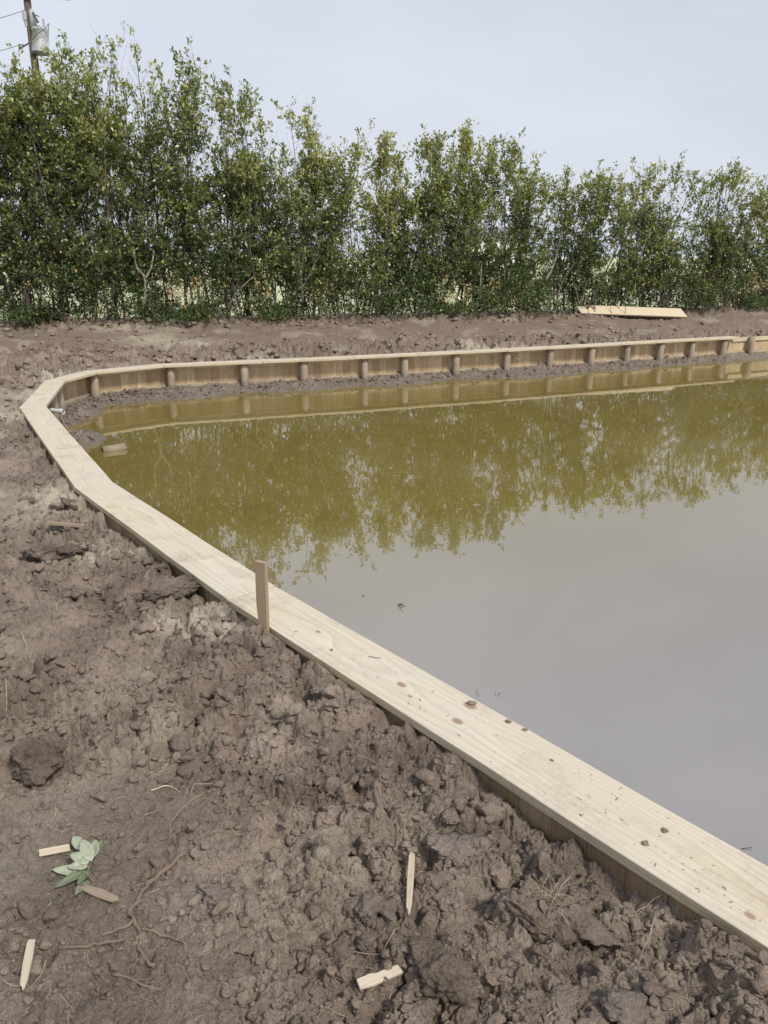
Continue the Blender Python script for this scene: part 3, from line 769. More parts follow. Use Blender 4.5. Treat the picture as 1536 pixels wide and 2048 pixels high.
# ------------------------------------------------------------------ splinters, offcuts, stake, plank
M_CHIP = wood_material('fresh_chip', light=(.60, .52, .40), mid=(.42, .34, .23), dirt=.7, freq=260)
M_GREYW = wood_material('weathered_offcut', light=(.29, .235, .18), mid=(.19, .15, .11), dirt=.6, freq=220)
M_STAKE = wood_material('stake_wood', light=(.36, .29, .20), mid=(.23, .175, .11), dirt=.4, freq=240)
def slab(name, outline, th, mt, label, cat, loc, u, up=Vector((0, 0, 1)), group=None, bevel=.001):
    """flat piece: outline points (along, across) metres, thickness TH, lying with axis U"""
    n = len(outline); vs = [(a, c_, 0) for a, c_ in outline]+[(a, c_, th) for a, c_ in outline]
    fs = [tuple(range(n))[::-1], tuple(range(n, 2*n))]+[(i, (i+1) % n, (i+1) % n+n, i+n) for i in range(n)]
    B = MB(); B.add(vs, fs); o = B.build(name, mt, None, bevel=bevel)
    bmm = bmesh.new(); bmm.from_mesh(o.data); bmesh.ops.recalc_face_normals(bmm, faces=bmm.faces); bmm.to_mesh(o.data); bmm.free()
    u = Vector(u).normalized(); up = (Vector(up)-u*Vector(up).dot(u)).normalized(); v = up.cross(u)
    o.matrix_world = Matrix.Translation(loc) @ Matrix((u, v, up)).transposed().to_4x4()
    tag(o, label, cat, group); return o
def flat_piece(name, p0, p1, wpx, shape, th, mt, label, cat, lift=.006, group=None, tilt=(0, 0, 1)):
    a = on_ground(*p0); b_ = on_ground(*p1)
    exc = max(gz(a.x+(b_.x-a.x)*t, a.y+(b_.y-a.y)*t)-(a.z+(b_.z-a.z)*t) for t in (.1, .25, .4, .5, .6, .75, .9)); lift += max(0, exc)*.9
    a.z += lift; b_.z += lift; d = (b_-a); L = d.length; wd = wpx*math.hypot(a.x, a.y, a.z-CAM_H)/FPX
    return slab(name, [(x*L, y*wd) for x, y in shape], th, mt, label, cat, a, d, Vector(tilt), group)
SPL = [(0, -.35), (.08, -.5), (.5, -.55), (.88, -.42), (.93, -.15), (1.0, .02), (.95, .22), (.82, .40), (.4, .5), (.03, .45)]
flat_piece('wood_splinter', (824, 1724), (817, 1853), 11, SPL, .004, M_CHIP, 'pale pointed splinter lying upright in the picture on the middle near soil', 'splinter', group='loose wood splinters')
flat_piece('wood_splinter', (66, 1893), (48, 1998), 13, SPL, .004, M_CHIP, 'pale splinter at the bottom left beside the dark hole', 'splinter', group='loose wood splinters')
flat_piece('wood_offcut', (716, 1990), (800, 1955), 22, [(0, -.35), (.03, .5), (.35, .52), (.5, .36), (.62, .40), (.99, .36), (1, -.42), (.6, -.45), (.3, -.5)], .008, M_CHIP, 'short thick wedge shaped offcut on the soil at the bottom', 'offcut', group='wood offcuts')
flat_piece('wood_offcut', (78, 1712), (140, 1700), 17, [(0, -.5), (.02, .5), (1, .45), (1, -.5)], .005, M_CHIP, 'small pale offcut half hidden behind the leaf sprig', 'offcut', group='wood offcuts', lift=.008)
flat_piece('wood_offcut', (95, 1070), (174, 1072), 12, [(0, -.6), (.05, .5), (.3, .6), (.6, .5), (.97, .6), (1, .2), (.93, -.5), (.5, -.55)], .015, M_GREYW, 'weathered grey offcut on the soil left of the bulkhead bend', 'offcut', group='wood offcuts', lift=.03)
flat_piece('wood_chip', (905, 1955), (935, 1945), 26, [(0, -.4), (.1, .4), (.4, .3), (.6, .5), (1, .3), (.9, -.3), (.7, -.2), (.5, -.5)], .006, wood_material('split_chip', light=(.50, .38, .22), mid=(.34, .24, .13), dirt=.4), 'yellowish splintered wood chip between clods at the bottom', 'wood chip', lift=.012)

# stake
YS = 3.42
pb = aty(531, 1290, YS); pt = aty(525, 1121, YS)
hs = (pt-pb).length; ws = .058
st = slab('wooden_stake', [(-.25, -ws*.42), (-.25, ws*.42), (hs*.25, ws*.44), (hs*.33, ws*.38), (hs*.5, ws*.48), (hs, ws*.5), (hs*1.0, -ws*.5), (hs*.4, -ws*.5)], .024, M_STAKE,
          'upright wooden stake driven into the soil against the land side of the bulkhead', 'stake', pb, pt-pb, Vector((-.45, -.9, 0)), bevel=.0015)

# loose plank on the far bank
a = aty(1162, 628.5, 19.25); b_ = aty(1374, 636, 19.55)
up = Vector((.22, -.62, .78)); plank = slab('loose_plank', [(0, 0), ((b_-a).length, 0), ((b_-a).length-.10, .285), (-.10, .285)], .038, wood_material('fresh_plank', light=(.62, .54, .39), mid=(.50, .41, .27), dirt=.25),
    'long pale plank lying tilted on the soil under the hedge at the right', 'plank', a+Vector((0, 0, .0)), b_-a, up, bevel=.002)

# hollow log, pipe, cable, sticks in the shallow corner
m, nt, b = mat('soaked_log'); k = N(nt); P = k.n('ShaderNodeTexCoord').outputs['Object']
k.l(k.mix(k.noise(k.scale(P, (5, 40, 40)), 1, 4, .6), (.16, .125, .085), (.33, .27, .19)), b.inputs['Base Color']); b.inputs['Roughness'].default_value = .6
k.l(k.bump(k.noise(k.scale(P, (8, 70, 70)), 1, 3), .003, .6), b.inputs['Normal']); M_LOG = m
def arc_shell(name, L, r, th, a0, a1, mt, n=18):
    B = MB(); vs = []
    for x in (0, L*.5, L):
        for rr_ in (r, r-th):
            for j in range(n+1):
                a = a0+(a1-a0)*j/n; q_ = 1+.05*sin(3*a+x*9); vs.append((x+(.01*sin(5*a) if x else 0), cos(a)*rr_*q_, sin(a)*rr_*q_))
    m_ = n+1; fs = []
    for s_ in range(2):
        o = s_*2*m_; p = (s_+1)*2*m_
        for j in range(n): fs += [(o+j, p+j, p+j+1, o+j+1), (o+m_+j, o+m_+j+1, p+m_+j+1, p+m_+j)]
        fs += [(o, o+m_, p+m_, p), (o+n, p+n, p+m_+n, o+m_+n)]
    for j in range(n): fs += [(j, j+1, m_+j+1, m_+j), (4*m_+j, 4*m_+m_+j, 4*m_+m_+j+1, 4*m_+j+1)]
    B.add(vs, fs); return B
pa = atz(205, 903, .0); pe = atz(243, 897, .0); d = pe-pa; L = .27
lg = arc_shell('hollow_log', L, .062, .012, -.25, pi+.25, M_LOG).build('hollow_log', M_LOG, None, True)
lg.location = pa+Vector((0, 0, .005)); lg.rotation_euler = (0, 0, math.atan2(d.y, d.x)-.15)
tag(lg, 'short hollow half log floating in the shallow corner of the pond', 'log')
m, nt, b = mat('grey_plastic'); b.inputs['Base Color'].default_value = (.55, .55, .56, 1); b.inputs['Roughness'].default_value = .4; M_PVC = m
p0 = aty(104, 818, 9.95); pipe = empty('drain_pipe', p0)
p1 = p0+Vector((.16, -.05, -.028)); B = MB(); B.tube([p0-Vector((.12, -.02, 0)), p1], .026, 18, cap=False); B.tube([p0-Vector((.12, -.02, 0)), p1+Vector((.001, 0, 0))], .021, 18, cap=False); B.build('tube', M_PVC, pipe, True)
B = MB(); dd = (p1-p0).normalized(); B.tube([p1-dd*.05, p1+dd*.005], .034, 20, cap=False); B.tube([p1-dd*.05, p1-dd*.0499, p1+dd*.0049, p1+dd*.005], [.026, .028, .028, .034], 20, cap=False); B.build('collar', M_PVC, pipe, True)
tag(pipe, 'grey plastic pipe end poking out between the corner posts', 'pipe')
m, nt, b = mat('cable_sheath'); b.inputs['Base Color'].default_value = (.30, .27, .23, 1); b.inputs['Roughness'].default_value = .6; M_CAB = m
m, nt, b = mat('wet_bark'); b.inputs['Base Color'].default_value = (.045, .035, .028, 1); b.inputs['Roughness'].default_value = .55; M_TWIG = m
def curve_pts(P, sub=5):
    Q_ = []
    for i in range(len(P)-1):
        for j in range(sub):
            t = j/sub; a = P[max(i-1, 0)]; b_ = P[i]; c_ = P[i+1]; d = P[min(i+2, len(P)-1)]
            Q_.append(.5*((2*b_)+(c_-a)*t+(2*a-5*b_+4*c_-d)*t*t+(3*b_-a-3*c_+d)*t**3))
    Q_.append(P[-1]); return Q_
B = MB(); pts = [p1, aty(124, 836, 9.85), aty(132, 852, 9.75), aty(140, 862, 9.65), aty(146, 872, 9.5), aty(150, 880, 9.3)]
B.tube(curve_pts(pts), .0055, 6)
pts = [aty(135, 866, 9.5), aty(146, 861, 9.55), aty(154, 864, 9.5), aty(152, 872, 9.35), aty(142, 880, 9.2), aty(146, 884, 9.2), aty(158, 872, 9.4), aty(164, 860, 9.5)]
B.tube(curve_pts(pts), .0055, 6); tag(B.build('thin_cable', M_CAB, None, True), 'thin cable curling from the pipe over the mud mound in the corner', 'cable')
B = MB(); B.tube(curve_pts([aty(160, 872, 9.55)+Vector((0, 0, .02)), aty(176, 876, 9.5)+Vector((0, 0, .02)), aty(190, 881, 9.4)+Vector((0, 0, .0))]), [.008]*10+[.005], 6); tag(B.build('dark_stick', M_TWIG, None, True), 'dark straight stick lying on the mud mound in the corner', 'stick')
def water_stick(label, tubes):
    B = MB()
    for pts, r in tubes: B.tube([atz(px, py, h) for px, py, h in pts], r, 6)
    tag(B.build('floating_twig', M_TWIG, None, True), label, 'twig', 'twigs in the water')
water_stick('small forked dark twig floating in open water right of the stake', [([(795, 1211, .0), (800, 1209, .012), (805, 1207, .03)], .0032), ([(799, 1210, .01), (809, 1211, .004)], .003), ([(801, 1209, .012), (797, 1207, .02)], .002)])
water_stick('single tiny stalk poking from water by the long board', [([(956, 1391, -.01), (953, 1381, .02)], .0014), ([(956, 1391, -.01), (959, 1389, .006)], .001)])
water_stick('pair of crossed tiny stalks poking from water by the long board', [([(994, 1393, -.01), (990, 1386, .012)], .0014), ([(994, 1393, -.01), (1001, 1385, .015)], .0014)])
water_stick('thin dark stalk lying on the water at the right edge', [([(1483, 1697, .003), (1505, 1695, .006)], .0014)])
B = MB(); B.tube([aty(1020, 715, 15.55), aty(1029, 716, 15.5), aty(1038, 718.5, 15.4)], .007, 6, .9); tag(B.build('pale_stick', M_ROOT, None, True), 'pale stick poking out of the far wall beside a post', 'stick')
B = MB()
for _ in range(90):
    y = rnd.uniform(4.5, 15.5); x = rnd.uniform(-3.6, 7)
    ss = sdist(np.array([x]), np.array([y]))[0][0]
    if ss > -.4 or (rnd.random() > .35 and ss < -1.3): continue
    th = rnd.uniform(0, 6.3); L = rnd.uniform(.008, .03); W = L*.3; u = Vector((cos(th), sin(th), 0)); v_ = Vector((-u.y, u.x, 0)); p = Vector((x, y, .004))
    B.add([p, p+u*L*.5+v_*W+Vector((0, 0, .002)), p+u*L, p+u*L*.5-v_*W+Vector((0, 0, .001))], [(0, 1, 2, 3)], rnd.choice([.1, .2, .9, 1]))
o = B.build('floating_litter', M_ROOT, None); tag(o, kind='stuff', label='scattered leaf fragments and straws floating on the pond')
# bits on the cap boards
def crumb(px, py, rpx, label, seed, mt=None):
    p = atz(px, py, .5); r = rpx*p.length/FPX; V, F = clod_shape(3, seed, 1.2); V = V*np.array([1.2, .9, .6])*r
    o = link('mud_crumb', np_mesh('mud_crumb', V, F, 3, None, True), mt or M_CLOD); o.location = (p.x, p.y, .5+r*.3); tag(o, label, 'mud crumb', 'mud crumbs on the cap board')
crumb(1016, 1444, 7, 'dark crumb on the long board right of the hollow knot', 601)
crumb(1050, 1460, 6, 'crumb at the water edge of the board right of the knots', 602)
crumb(1328, 1661, 8, 'crumb standing above the round mud spot on the long board', 603)
crumb(1290, 1687, 8, 'flattened round mud spot on the long board', 604)
crumb(944, 1407, 9, 'crumb of bark filling the hollow knot in the long board', 605)
crumb(1104, 1521, 4, 'tiny crumb on the middle of the long board', 606)
crumb(663, 1300, 3.5, 'tiny crumb on the long board below the stake', 607)
B = MB()
for _ in range(110):
    px = rnd.choice([rnd.gauss(800, 120), rnd.gauss(1180, 60), rnd.gauss(1330, 90), rnd.uniform(560, 1500)]); px = min(max(px, 545), 1520); t = (px-538)/(1536-538); yU = 1174+t*554; yL = 1262+t*628; py = yU+(yL-yU)*rnd.uniform(.1, .9); p = atz(px, py, .5)
    th = rnd.uniform(0, 6.3); L = rnd.uniform(.0015, .005) if rnd.random() < .8 else rnd.uniform(.008, .02)
    B.tube([p+Vector((0, 0, .001)), p+Vector((cos(th)*L, sin(th)*L, .0015))], rnd.uniform(.0005, .0014), 5, rnd.uniform(.0, .35))
o = B.build('board_litter', M_ROOT, None); tag(o, kind='stuff', label='specks of soil and straw on the nearest cap board')
B = MB(); B.tube([atz(737, 1313, .502), atz(762, 1316, .503)], .0012, 5, .15); tag(B.build('dark_needle', M_TWIG), 'short dark needle lying across the long board', 'twig')

# ------------------------------------------------------------------ leaf sprig
m, nt, b = mat('wilted_leaf'); k = N(nt); P = k.n('ShaderNodeTexCoord').outputs['Object']; t = k.attr('tint').outputs['Fac']
mo = k.noise(P, 55, 4, .7)
k.l(k.mix(k.maprange(mo, .5, .72, 0, .75), k.mix(t, (.075, .11, .045), (.37, .40, .29)), (.20, .16, .11)), b.inputs['Base Color']); b.inputs['Roughness'].default_value = .5; M_LEAFS = m
sp = empty('leaf_sprig', on_ground(180, 1725))
def big_leaf(parent, p, d, L, W, tint, curl=.25, nrm=Vector((0, -.35, 1))):
    d = Vector(d).normalized(); nrm = (nrm-d*nrm.dot(d)).normalized(); sd_ = d.cross(nrm); B = MB(); vs = []; n = 10
    for i in range(n+1):
        t = i/n; wd = W*.5*(sin(pi*min(1, t**.85))**.75)*(1.02 if i < n else 0)+.0004; c_ = Vector(p)+d*(L*t)+nrm*(-curl*L*t*t)
        for s_ in (-1, -.5, 0, .5, 1): vs.append(c_+sd_*(wd*s_)+nrm*(abs(s_)*wd*.30-.0006*(s_ == 0)*4+.0015*sin(9*t+s_*3)))
    fs = [(i*5+j, i*5+j+1, (i+1)*5+j+1, (i+1)*5+j) for i in range(n) for j in range(4)]
    B.add(vs, fs, tint); o = B.build('leaf', M_LEAFS, parent, True); md = o.modifiers.new('thickness', 'SOLIDIFY'); md.thickness = .0006
c = on_ground(183, 1722); z_ = Vector((0, 0, 1))
pxm = c.length*0+math.hypot(c.x, c.y, c.z-CAM_H)/FPX
def lf(px0, py0, px1, py1, wpx, tint, lift=.012, curl=.15):
    a = on_ground(px0, py0); b_ = on_ground(px1, py1); a.z = c.z+lift; b_.z = c.z+lift+.02; a2 = atz(px0, py0, a.z); b2 = atz(px1, py1, b_.z)
    big_leaf(sp, a2, b2-a2, (b2-a2).length, wpx*.66*pxm, tint*rnd.uniform(.8, 1), curl)
lf(184, 1722, 160, 1672, 30, .95, .040); lf(186, 1716, 190, 1674, 26, .9, .034); lf(178, 1726, 139, 1704, 27, .93, .034); lf(176, 1732, 136, 1730, 24, 1.0, .026)
lf(188, 1712, 203, 1676, 20, .35, .028); lf(165, 1700, 144, 1668, 26, .85, .020); lf(176, 1742, 110, 1768, 22, .15, .022); lf(172, 1748, 102, 1733, 26, .9, .014)
lf(180, 1760, 150, 1783, 20, .35, .012); lf(170, 1745, 135, 1752, 24, .6, .012); lf(182, 1738, 155, 1762, 22, .1, .018)
B = MB(); q0 = atz(188, 1712, c.z+.035); q1 = atz(176, 1740, c.z+.02); q2 = atz(188, 1758, c.z+.012); q3 = on_ground(225, 1795); B.tube(curve_pts([q0, q1, q2, q3+Vector((0, 0, .004))]), .0018, 6, .5); B.build('stem', M_ROOT, sp, True)
tag(sp, 'wilted sprig of pale green leaves on the soil at the lower left', 'leaf sprig')
flat_piece('bark_piece', (160, 1778), (238, 1808), 17, [(0, -.3), (.1, .3), (.5, .5), (.9, .4), (1, .1), (.9, -.4), (.5, -.5)], .006, M_GREYW, 'brown strip of bark lying under the leaf sprig', 'bark', lift=.004)


# ------------------------------------------------------------------ hedge
def leaf_material(name, trans=.30):
    m, nt, b = mat(name); k = N(nt); t = k.attr('tint').outputs['Fac']
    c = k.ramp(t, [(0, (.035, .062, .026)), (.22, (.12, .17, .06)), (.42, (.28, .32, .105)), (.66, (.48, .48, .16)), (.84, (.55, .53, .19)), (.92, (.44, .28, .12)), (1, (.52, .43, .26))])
    k.l(c, b.inputs['Base Color']); b.inputs['Roughness'].default_value = .34; b.inputs['Specular IOR Level'].default_value = .6
    tr = k.n('ShaderNodeBsdfTranslucent'); k.l(k.mix(.5, c, (.20, .26, .04)), tr.inputs[0])
    mxs = k.n('ShaderNodeMixShader'); mxs.inputs[0].default_value = trans
    out = nt.nodes['Material Output']; k.l(b.outputs[0], mxs.inputs[1]); k.l(tr.outputs[0], mxs.inputs[2]); k.l(mxs.outputs[0], out.inputs['Surface'])
    return m
M_LEAF = leaf_material('hedge_leaf')
m, nt, b = mat('bark'); k = N(nt); P = k.n('ShaderNodeNewGeometry').outputs['Position']
n_ = k.noise(k.scale(P, (9, 9, 4)), 1.0, 5, .7)
k.l(k.ramp(n_, [(.36, (.045, .035, .026)), (.5, (.10, .08, .06)), (.60, (.17, .145, .11)), (.70, (.36, .34, .28))]), b.inputs['Base Color']); b.inputs['Roughness'].default_value = .85
M_BARK = m
nr_ = np.random.RandomState(11)
def leaves_mesh(name, P, D, L, T, flat=.6):
    """P base points, D directions, L lengths, T tints -> folded four-point leaves (two triangles each)"""
    n = len(P); up = nr_.normal(0, 1, (n, 3)); up[:, 2] += flat*2
    D = D/np.linalg.norm(D, axis=1)[:, None]; sd_ = np.cross(D, up); sd_ /= np.linalg.norm(sd_, axis=1)[:, None]+1e-9; nn = np.cross(sd_, D)
    wd = L*nr_.uniform(.20, .30, n)
    V = np.empty((n, 4, 3)); V[:, 0] = P; tip = P+D*L[:, None]; V[:, 2] = tip-nn*(L*.12)[:, None]
    mid = P+D*(L*.58)[:, None]+nn*(wd*.25)[:, None]
    V[:, 1] = mid+sd_*wd[:, None]; V[:, 3] = mid-sd_*wd[:, None]
    i = np.arange(n)*4; F = np.stack([i, i+1, i+2, i+3], -1)
    return np_mesh(name, V.reshape(-1, 3), F, 4, dict(tint=np.repeat(T, 4)))
def rvec(): return Vector((rnd.gauss(0, 1), rnd.gauss(0, 1), rnd.gauss(0, 1))).normalized()
LP, LD, LL, LT = [], [], [], []
def put_leaves(p0, p1, n, spread, topness, size=.080, brown=.02, tints=None):
    """leaves along the twig p0-p1 with a rosette at its tip"""
    d = (p1-p0); dn = d.normalized() if d.length > 1e-6 else Vector((0, 0, 1))
    t = nr_.rand(n)**.6; base = np.array(p0)[None]+np.array(d)[None]*t[:, None]+nr_.normal(0, spread, (n, 3))
    dirs = np.array(dn)[None]*.75+nr_.normal(0, .62, (n, 3)); dirs[:, 2] += .15
    LP.append(base); LD.append(dirs); LL.append(size*nr_.uniform(.65, 1.25, n))
    if tints is None:
        c = np.clip(nr_.normal(.20+.40*topness, .15, n), 0, .80)  # low leaves darker: older foliage, plus hedge shade put into the tint
        r_ = nr_.rand(n); c = np.where(r_ < brown, nr_.uniform(.9, 1, n), c)
    else: c = nr_.uniform(tints[0], tints[1], n)
    LT.append(c)
NLEAF = [0]
def flush(name, parent, mt=None):
    global LP, LD, LL, LT
    NLEAF[0] += sum(len(a) for a in LP)
    o = link(name, leaves_mesh(name, np.concatenate(LP), np.concatenate(LD), np.concatenate(LL), np.concatenate(LT)), mt or M_LEAF, parent)
    LP, LD, LL, LT = [], [], [], []
    return o
PEAKS = [(-175, 120, 1.2), (-95, 132, 1.1), (-30, 138, 1.1), (22, 138, 1.0), (72, 150, 1.0), (122, 140, .9), (172, 128, 1.0), (222, 62, 1.2), (268, 68, .9), (318, 118, 1.0), (375, 112, 1.1), (425, 150, .9),
         (478, 190, 1.0), (520, 232, .7), (566, 270, .8), (612, 208, .9), (668, 288, .9), (715, 292, .8), (758, 272, .8), (802, 305, .8), (835, 283, .8), (882, 264, .9), (932, 255, .9), (985, 274, .9), (1026, 280, .6),
         (1074, 302, .8), (1138, 320, .9), (1200, 330, .9), (1248, 352, .7), (1302, 322, .9), (1360, 310, .9), (1425, 352, .9), (1468, 338, .9), (1525, 362, .9), (1585, 368, 1.), (1650, 372, 1.), (1720, 372, 1.)]
TREE_LABELS = {
 0: 'farthest left hedge tree, outside the left edge of the picture', 1: 'hedge tree second from the left end, outside the picture', 2: 'hedge tree whose right side just reaches the left edge of the picture',
 35: 'hedge tree just outside the right edge of the picture', 36: 'last hedge tree at the right end, outside the picture',
 3: 'hedge tree with rounded yellowish top at the left edge, left of the utility pole', 4: 'hedge tree whose low top stands in front of the utility pole', 5: 'hedge tree just right of the utility pole with dark spiky shoots',
 6: 'broad dark hedge tree left of the tallest tree in the hedge', 7: 'tallest tree in the hedge with a dark pointed top', 8: 'hedge tree growing right behind the shoulder of the tallest tree',
 9: 'hedge tree with a wispy pale top right of the tallest tree', 10: 'hedge tree with broad thin grey green crown above the far corner', 11: 'hedge tree with drooping shoulder, second right of the broad thin crown',
 12: 'dense hedge tree at the last step down before the big notch in the hedge top', 13: 'thin leaning hedge tree on the left rim of the big notch', 14: 'low yellow green hedge tree on the right rim of the big notch',
 15: 'hedge tree with a single tall loose plume right of the big notch', 16: 'low loose hedge tree right of the single tall plume', 17: 'thin hedge tree with bare twigs on top near the middle of the hedge',
 18: 'hedge tree with rust brown leaves in its narrow top', 19: 'low dense hedge tree between the rust brown top and the two grey spires', 20: 'hedge tree with small pointed top left of the grey green group',
 21: 'first hedge tree of the tall grey green group right of the middle', 22: 'highest hedge tree of the grey green group, with one bare shoot on top', 23: 'hedge tree with paired thin spires right of the bare shoot',
 24: 'slender hedge tree with the last thin spire before the dip', 25: 'hedge tree with a small dark pointed tip right of the dip', 26: 'pale feathery hedge tree above a crooked leaning trunk',
 27: 'compact olive green hedge tree left of the loose plank', 28: 'small hedge tree left of the see through patch above the loose plank', 29: 'sparse hedge tree with open crown above the left end of the loose plank',
 30: 'sparse hedge tree with a tall thin tip above the loose plank', 31: 'hedge tree above the right end of the loose plank', 32: 'dense round topped hedge tree right of the loose plank', 33: 'olive hedge tree near the right edge of the picture', 34: 'hedge tree cut by the right edge of the picture'}
SPARSE = {9: .7, 10: .7, 11: .85, 15: .6, 16: .75, 17: .6, 23: .6, 24: .5, 28: .6, 29: .55, 30: .55, 13: .7, 8: .7, 26: .65}
def hedge_tree(i, px, row, hw):
    # where the bearing of the peak crosses the hedge line
    lo, hi = 10., 32.
    for _ in range(30):
        Y = (lo+hi)/2; r = ray(px, row); x = r[0]/r[1]*Y
        if Y < hedge_y(x)+.35: lo = Y
        else: hi = Y
    Yc = Y+rnd.uniform(-.25, .35); top = aty(px, row, Yc); top.z -= (.05 if i in (3, 4, 5) else .24); gzv = gz_base(top.x, Yc-.1); H = top.z-gzv
    hw = hw*(1.3 if i < 13 else 1.1); root = empty('hedge_tree', (top.x, Yc, gzv)); sp_ = SPARSE.get(i, 1.0)
    tshift = rnd.uniform(-.12, .32)
    TB = MB(); ns = 4+int(hw > .95)
    for sidx in range(ns):
        frac = 1.0 if sidx == 0 else rnd.uniform(.72, 1.0)
        bx = top.x+rnd.gauss(0, .14*hw); by = Yc+rnd.gauss(0, .14); off = 0 if sidx == 0 else rnd.gauss(0, .42*hw)
        tx = top.x+off; ty = Yc+(0 if sidx == 0 else rnd.uniform(-.55, .45)); Hs = H*frac
        nn_ = 9; pts = []; wob = Vector((rnd.gauss(0, .10), rnd.gauss(0, .08), 0)); ph = rnd.uniform(0, 6)
        for j in range(nn_+1):
            t = j/nn_; s_ = sin(pi*t); pts.append(Vector((bx+(tx-bx)*t**1.3, by+(ty-by)*t**1.3, gzv-.08+(Hs+.08)*t))+wob*s_*1.5+Vector((.07*sin(5*t+ph), .05*cos(6*t+ph), 0))*s_)
        r0 = rnd.uniform(.012, .027)*(1.2 if sidx == 0 else 1)*(.7+.07*H); TB.tube(pts, [r0*(1-.93*(j/nn_))+.003 for j in range(nn_+1)], 6, cap=False)
        nb = int(Hs*8.5)
        for b_ in range(nb):
            t = .13+.87*((b_+rnd.random())/nb)
            if t > .98: t = .98
            f = t*nn_; j = min(int(f), nn_-1); o = pts[j].lerp(pts[j+1], f-j)
            az = rnd.uniform(0, 2*pi); topn = t*frac
            L = (.26+.66*hw*sin(pi*min(1, (1-t)*.62+.12)))*rnd.uniform(.6, 1.15)*(.75 if topn > .85 else 1)
            el = rnd.uniform(.15, .9)+.45*t**2
            d = Vector((cos(az)*cos(el), sin(az)*cos(el)*.8, sin(el))); p1 = o+d*L*.55; p2 = p1+(d+Vector((0, 0, .45))).normalized()*L*.45
            TB.tube([o, p1, p2], [.0065*(1.3-t), .0045*(1.3-t), .002], 3, cap=False)
            hgt = (o.z-gzv)/H
            # lush, thinner towards the top and in the lowest metre; clumps
            gap = mnoise.noise(Vector((o.x*1.15, o.y*.4, o.z*1.15)))
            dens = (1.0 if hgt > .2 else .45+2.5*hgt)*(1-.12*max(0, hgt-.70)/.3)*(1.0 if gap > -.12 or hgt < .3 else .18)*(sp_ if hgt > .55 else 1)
            nt_ = 6 if L > .35 else 5
            for q_ in range(nt_):
                s0_ = o.lerp(p1, rnd.uniform(.35, 1)) if q_ < nt_-2 else p1.lerp(p2, rnd.uniform(.1, 1))
                dd = (d*.5+rvec()*.75+Vector((0, 0, .45))).normalized(); tl = rnd.uniform(.10, .26)
                if rnd.random() > dens*1.15: continue
                e = s0_+dd*tl
                TB.tube([s0_, e], [.0022, .0012], 3, cap=False)
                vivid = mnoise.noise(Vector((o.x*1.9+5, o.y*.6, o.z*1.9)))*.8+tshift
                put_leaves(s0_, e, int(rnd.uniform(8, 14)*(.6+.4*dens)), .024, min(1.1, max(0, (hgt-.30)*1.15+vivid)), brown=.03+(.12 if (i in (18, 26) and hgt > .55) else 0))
        # leader shoot
        e = pts[-1]; put_leaves(pts[-2], e, 26, .03, .9*sp_); put_leaves(e-Vector((0, 0, .12)), e+Vector((0, 0, .03)), 10, .02, .7)
    TB.build('trunk', M_BARK, root, True)
    flush('crown', root)
    tag(root, TREE_LABELS.get(i, 'hedge tree of the same row standing just outside the picture'), 'tree', 'hedge trees along the far bank')
for i, (px, row, hw) in enumerate(PEAKS): hedge_tree(i, px, row, hw)

# leafy undergrowth and dead leaves at the foot of the hedge
for kind_ in range(2):
    n = 8000 if kind_ == 0 else 1000
    for _ in range(n):
        x = rnd.uniform(-11, 12.5); y = float(hedge_y(x))+rnd.uniform(-.45, 1.3) if kind_ == 0 else float(hedge_y(x))+rnd.uniform(-.3, .3)
        v = mnoise.noise(Vector((x*.9, kind_*9.0, 0)))
        if kind_ == 0 and v < -.30 and rnd.random() < .6: continue
        if kind_ == 1 and v < .02: continue
        if 3.9 < x < 7.5 and y < hedge_y(x)+.25: continue
        z = gz_base(x, y); h = rnd.uniform(.02, 1.0)*max(.15, .62+1.5*mnoise.noise(Vector((x*1.1, 3.3, 0)))) if kind_ == 0 else rnd.uniform(.15, .95); p = Vector((x, y, z+h)); e = p+Vector((rnd.gauss(0, .08), rnd.gauss(0, .08)-.05, .1 if kind_ == 0 else -.14))
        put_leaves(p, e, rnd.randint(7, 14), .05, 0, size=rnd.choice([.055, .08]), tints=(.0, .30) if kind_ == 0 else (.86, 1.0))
    o = flush('undergrowth' if kind_ == 0 else 'dead_foliage', None); tag(o, kind='stuff', label='low leafy weeds along the foot of the hedge' if kind_ == 0 else 'withered brown leaves hanging in the foot of the hedge')

# leaning bare stems and torn branches in front of the hedge
def bare(name, label, pts, r, mt=None, Yo=-.08, group='bare stems in the hedge'):
    P = []
    for px, py in pts:
        rr_ = ray(px, py); Y = 17.
        for _ in range(12): Y = float(hedge_y(rr_[0]/rr_[1]*Y))+Yo
        P.append(aty(px, py, Y))
    B = MB(); P = curve_pts(P, 4); n = len(P); B.tube([p+Vector((rnd.gauss(0, .004), rnd.gauss(0, .004), 0)) for p in P], [r*.8*(1-.5*i/(n-1)) for i in range(n)], 7)
    tag(B.build(name, mt or M_PALE, None, True), label, 'stem', group)
m, nt, b = mat('pale_bark'); k = N(nt); P_ = k.n('ShaderNodeNewGeometry').outputs['Position']
k.l(k.ramp(k.noise(k.scale(P_, (14, 14, 9)), 1.0, 4, .7), [(.38, (.10, .08, .065)), (.52, (.22, .19, .155)), (.66, (.42, .39, .34))]), b.inputs['Base Color']); b.inputs['Roughness'].default_value = .85; M_PALE = m
bare('bare_stem', 'pale bare stem leaning right out of the hedge left of the middle', [(456, 616), (462, 604), (480, 578), (508, 552)], .030)
bare('bare_stem', 'short upright stump beside the pale leaning stem', [(472, 628), (471, 600), (468, 572)], .034)
bare('bare_stem', 'lichen spotted trunk forking into two below the tallest trees', [(287, 612), (290, 585), (289, 556), (274, 535), (266, 500)], .045)
bare('bare_stem', 'right fork of the lichen spotted trunk', [(290, 558), (302, 535), (308, 500)], .034)
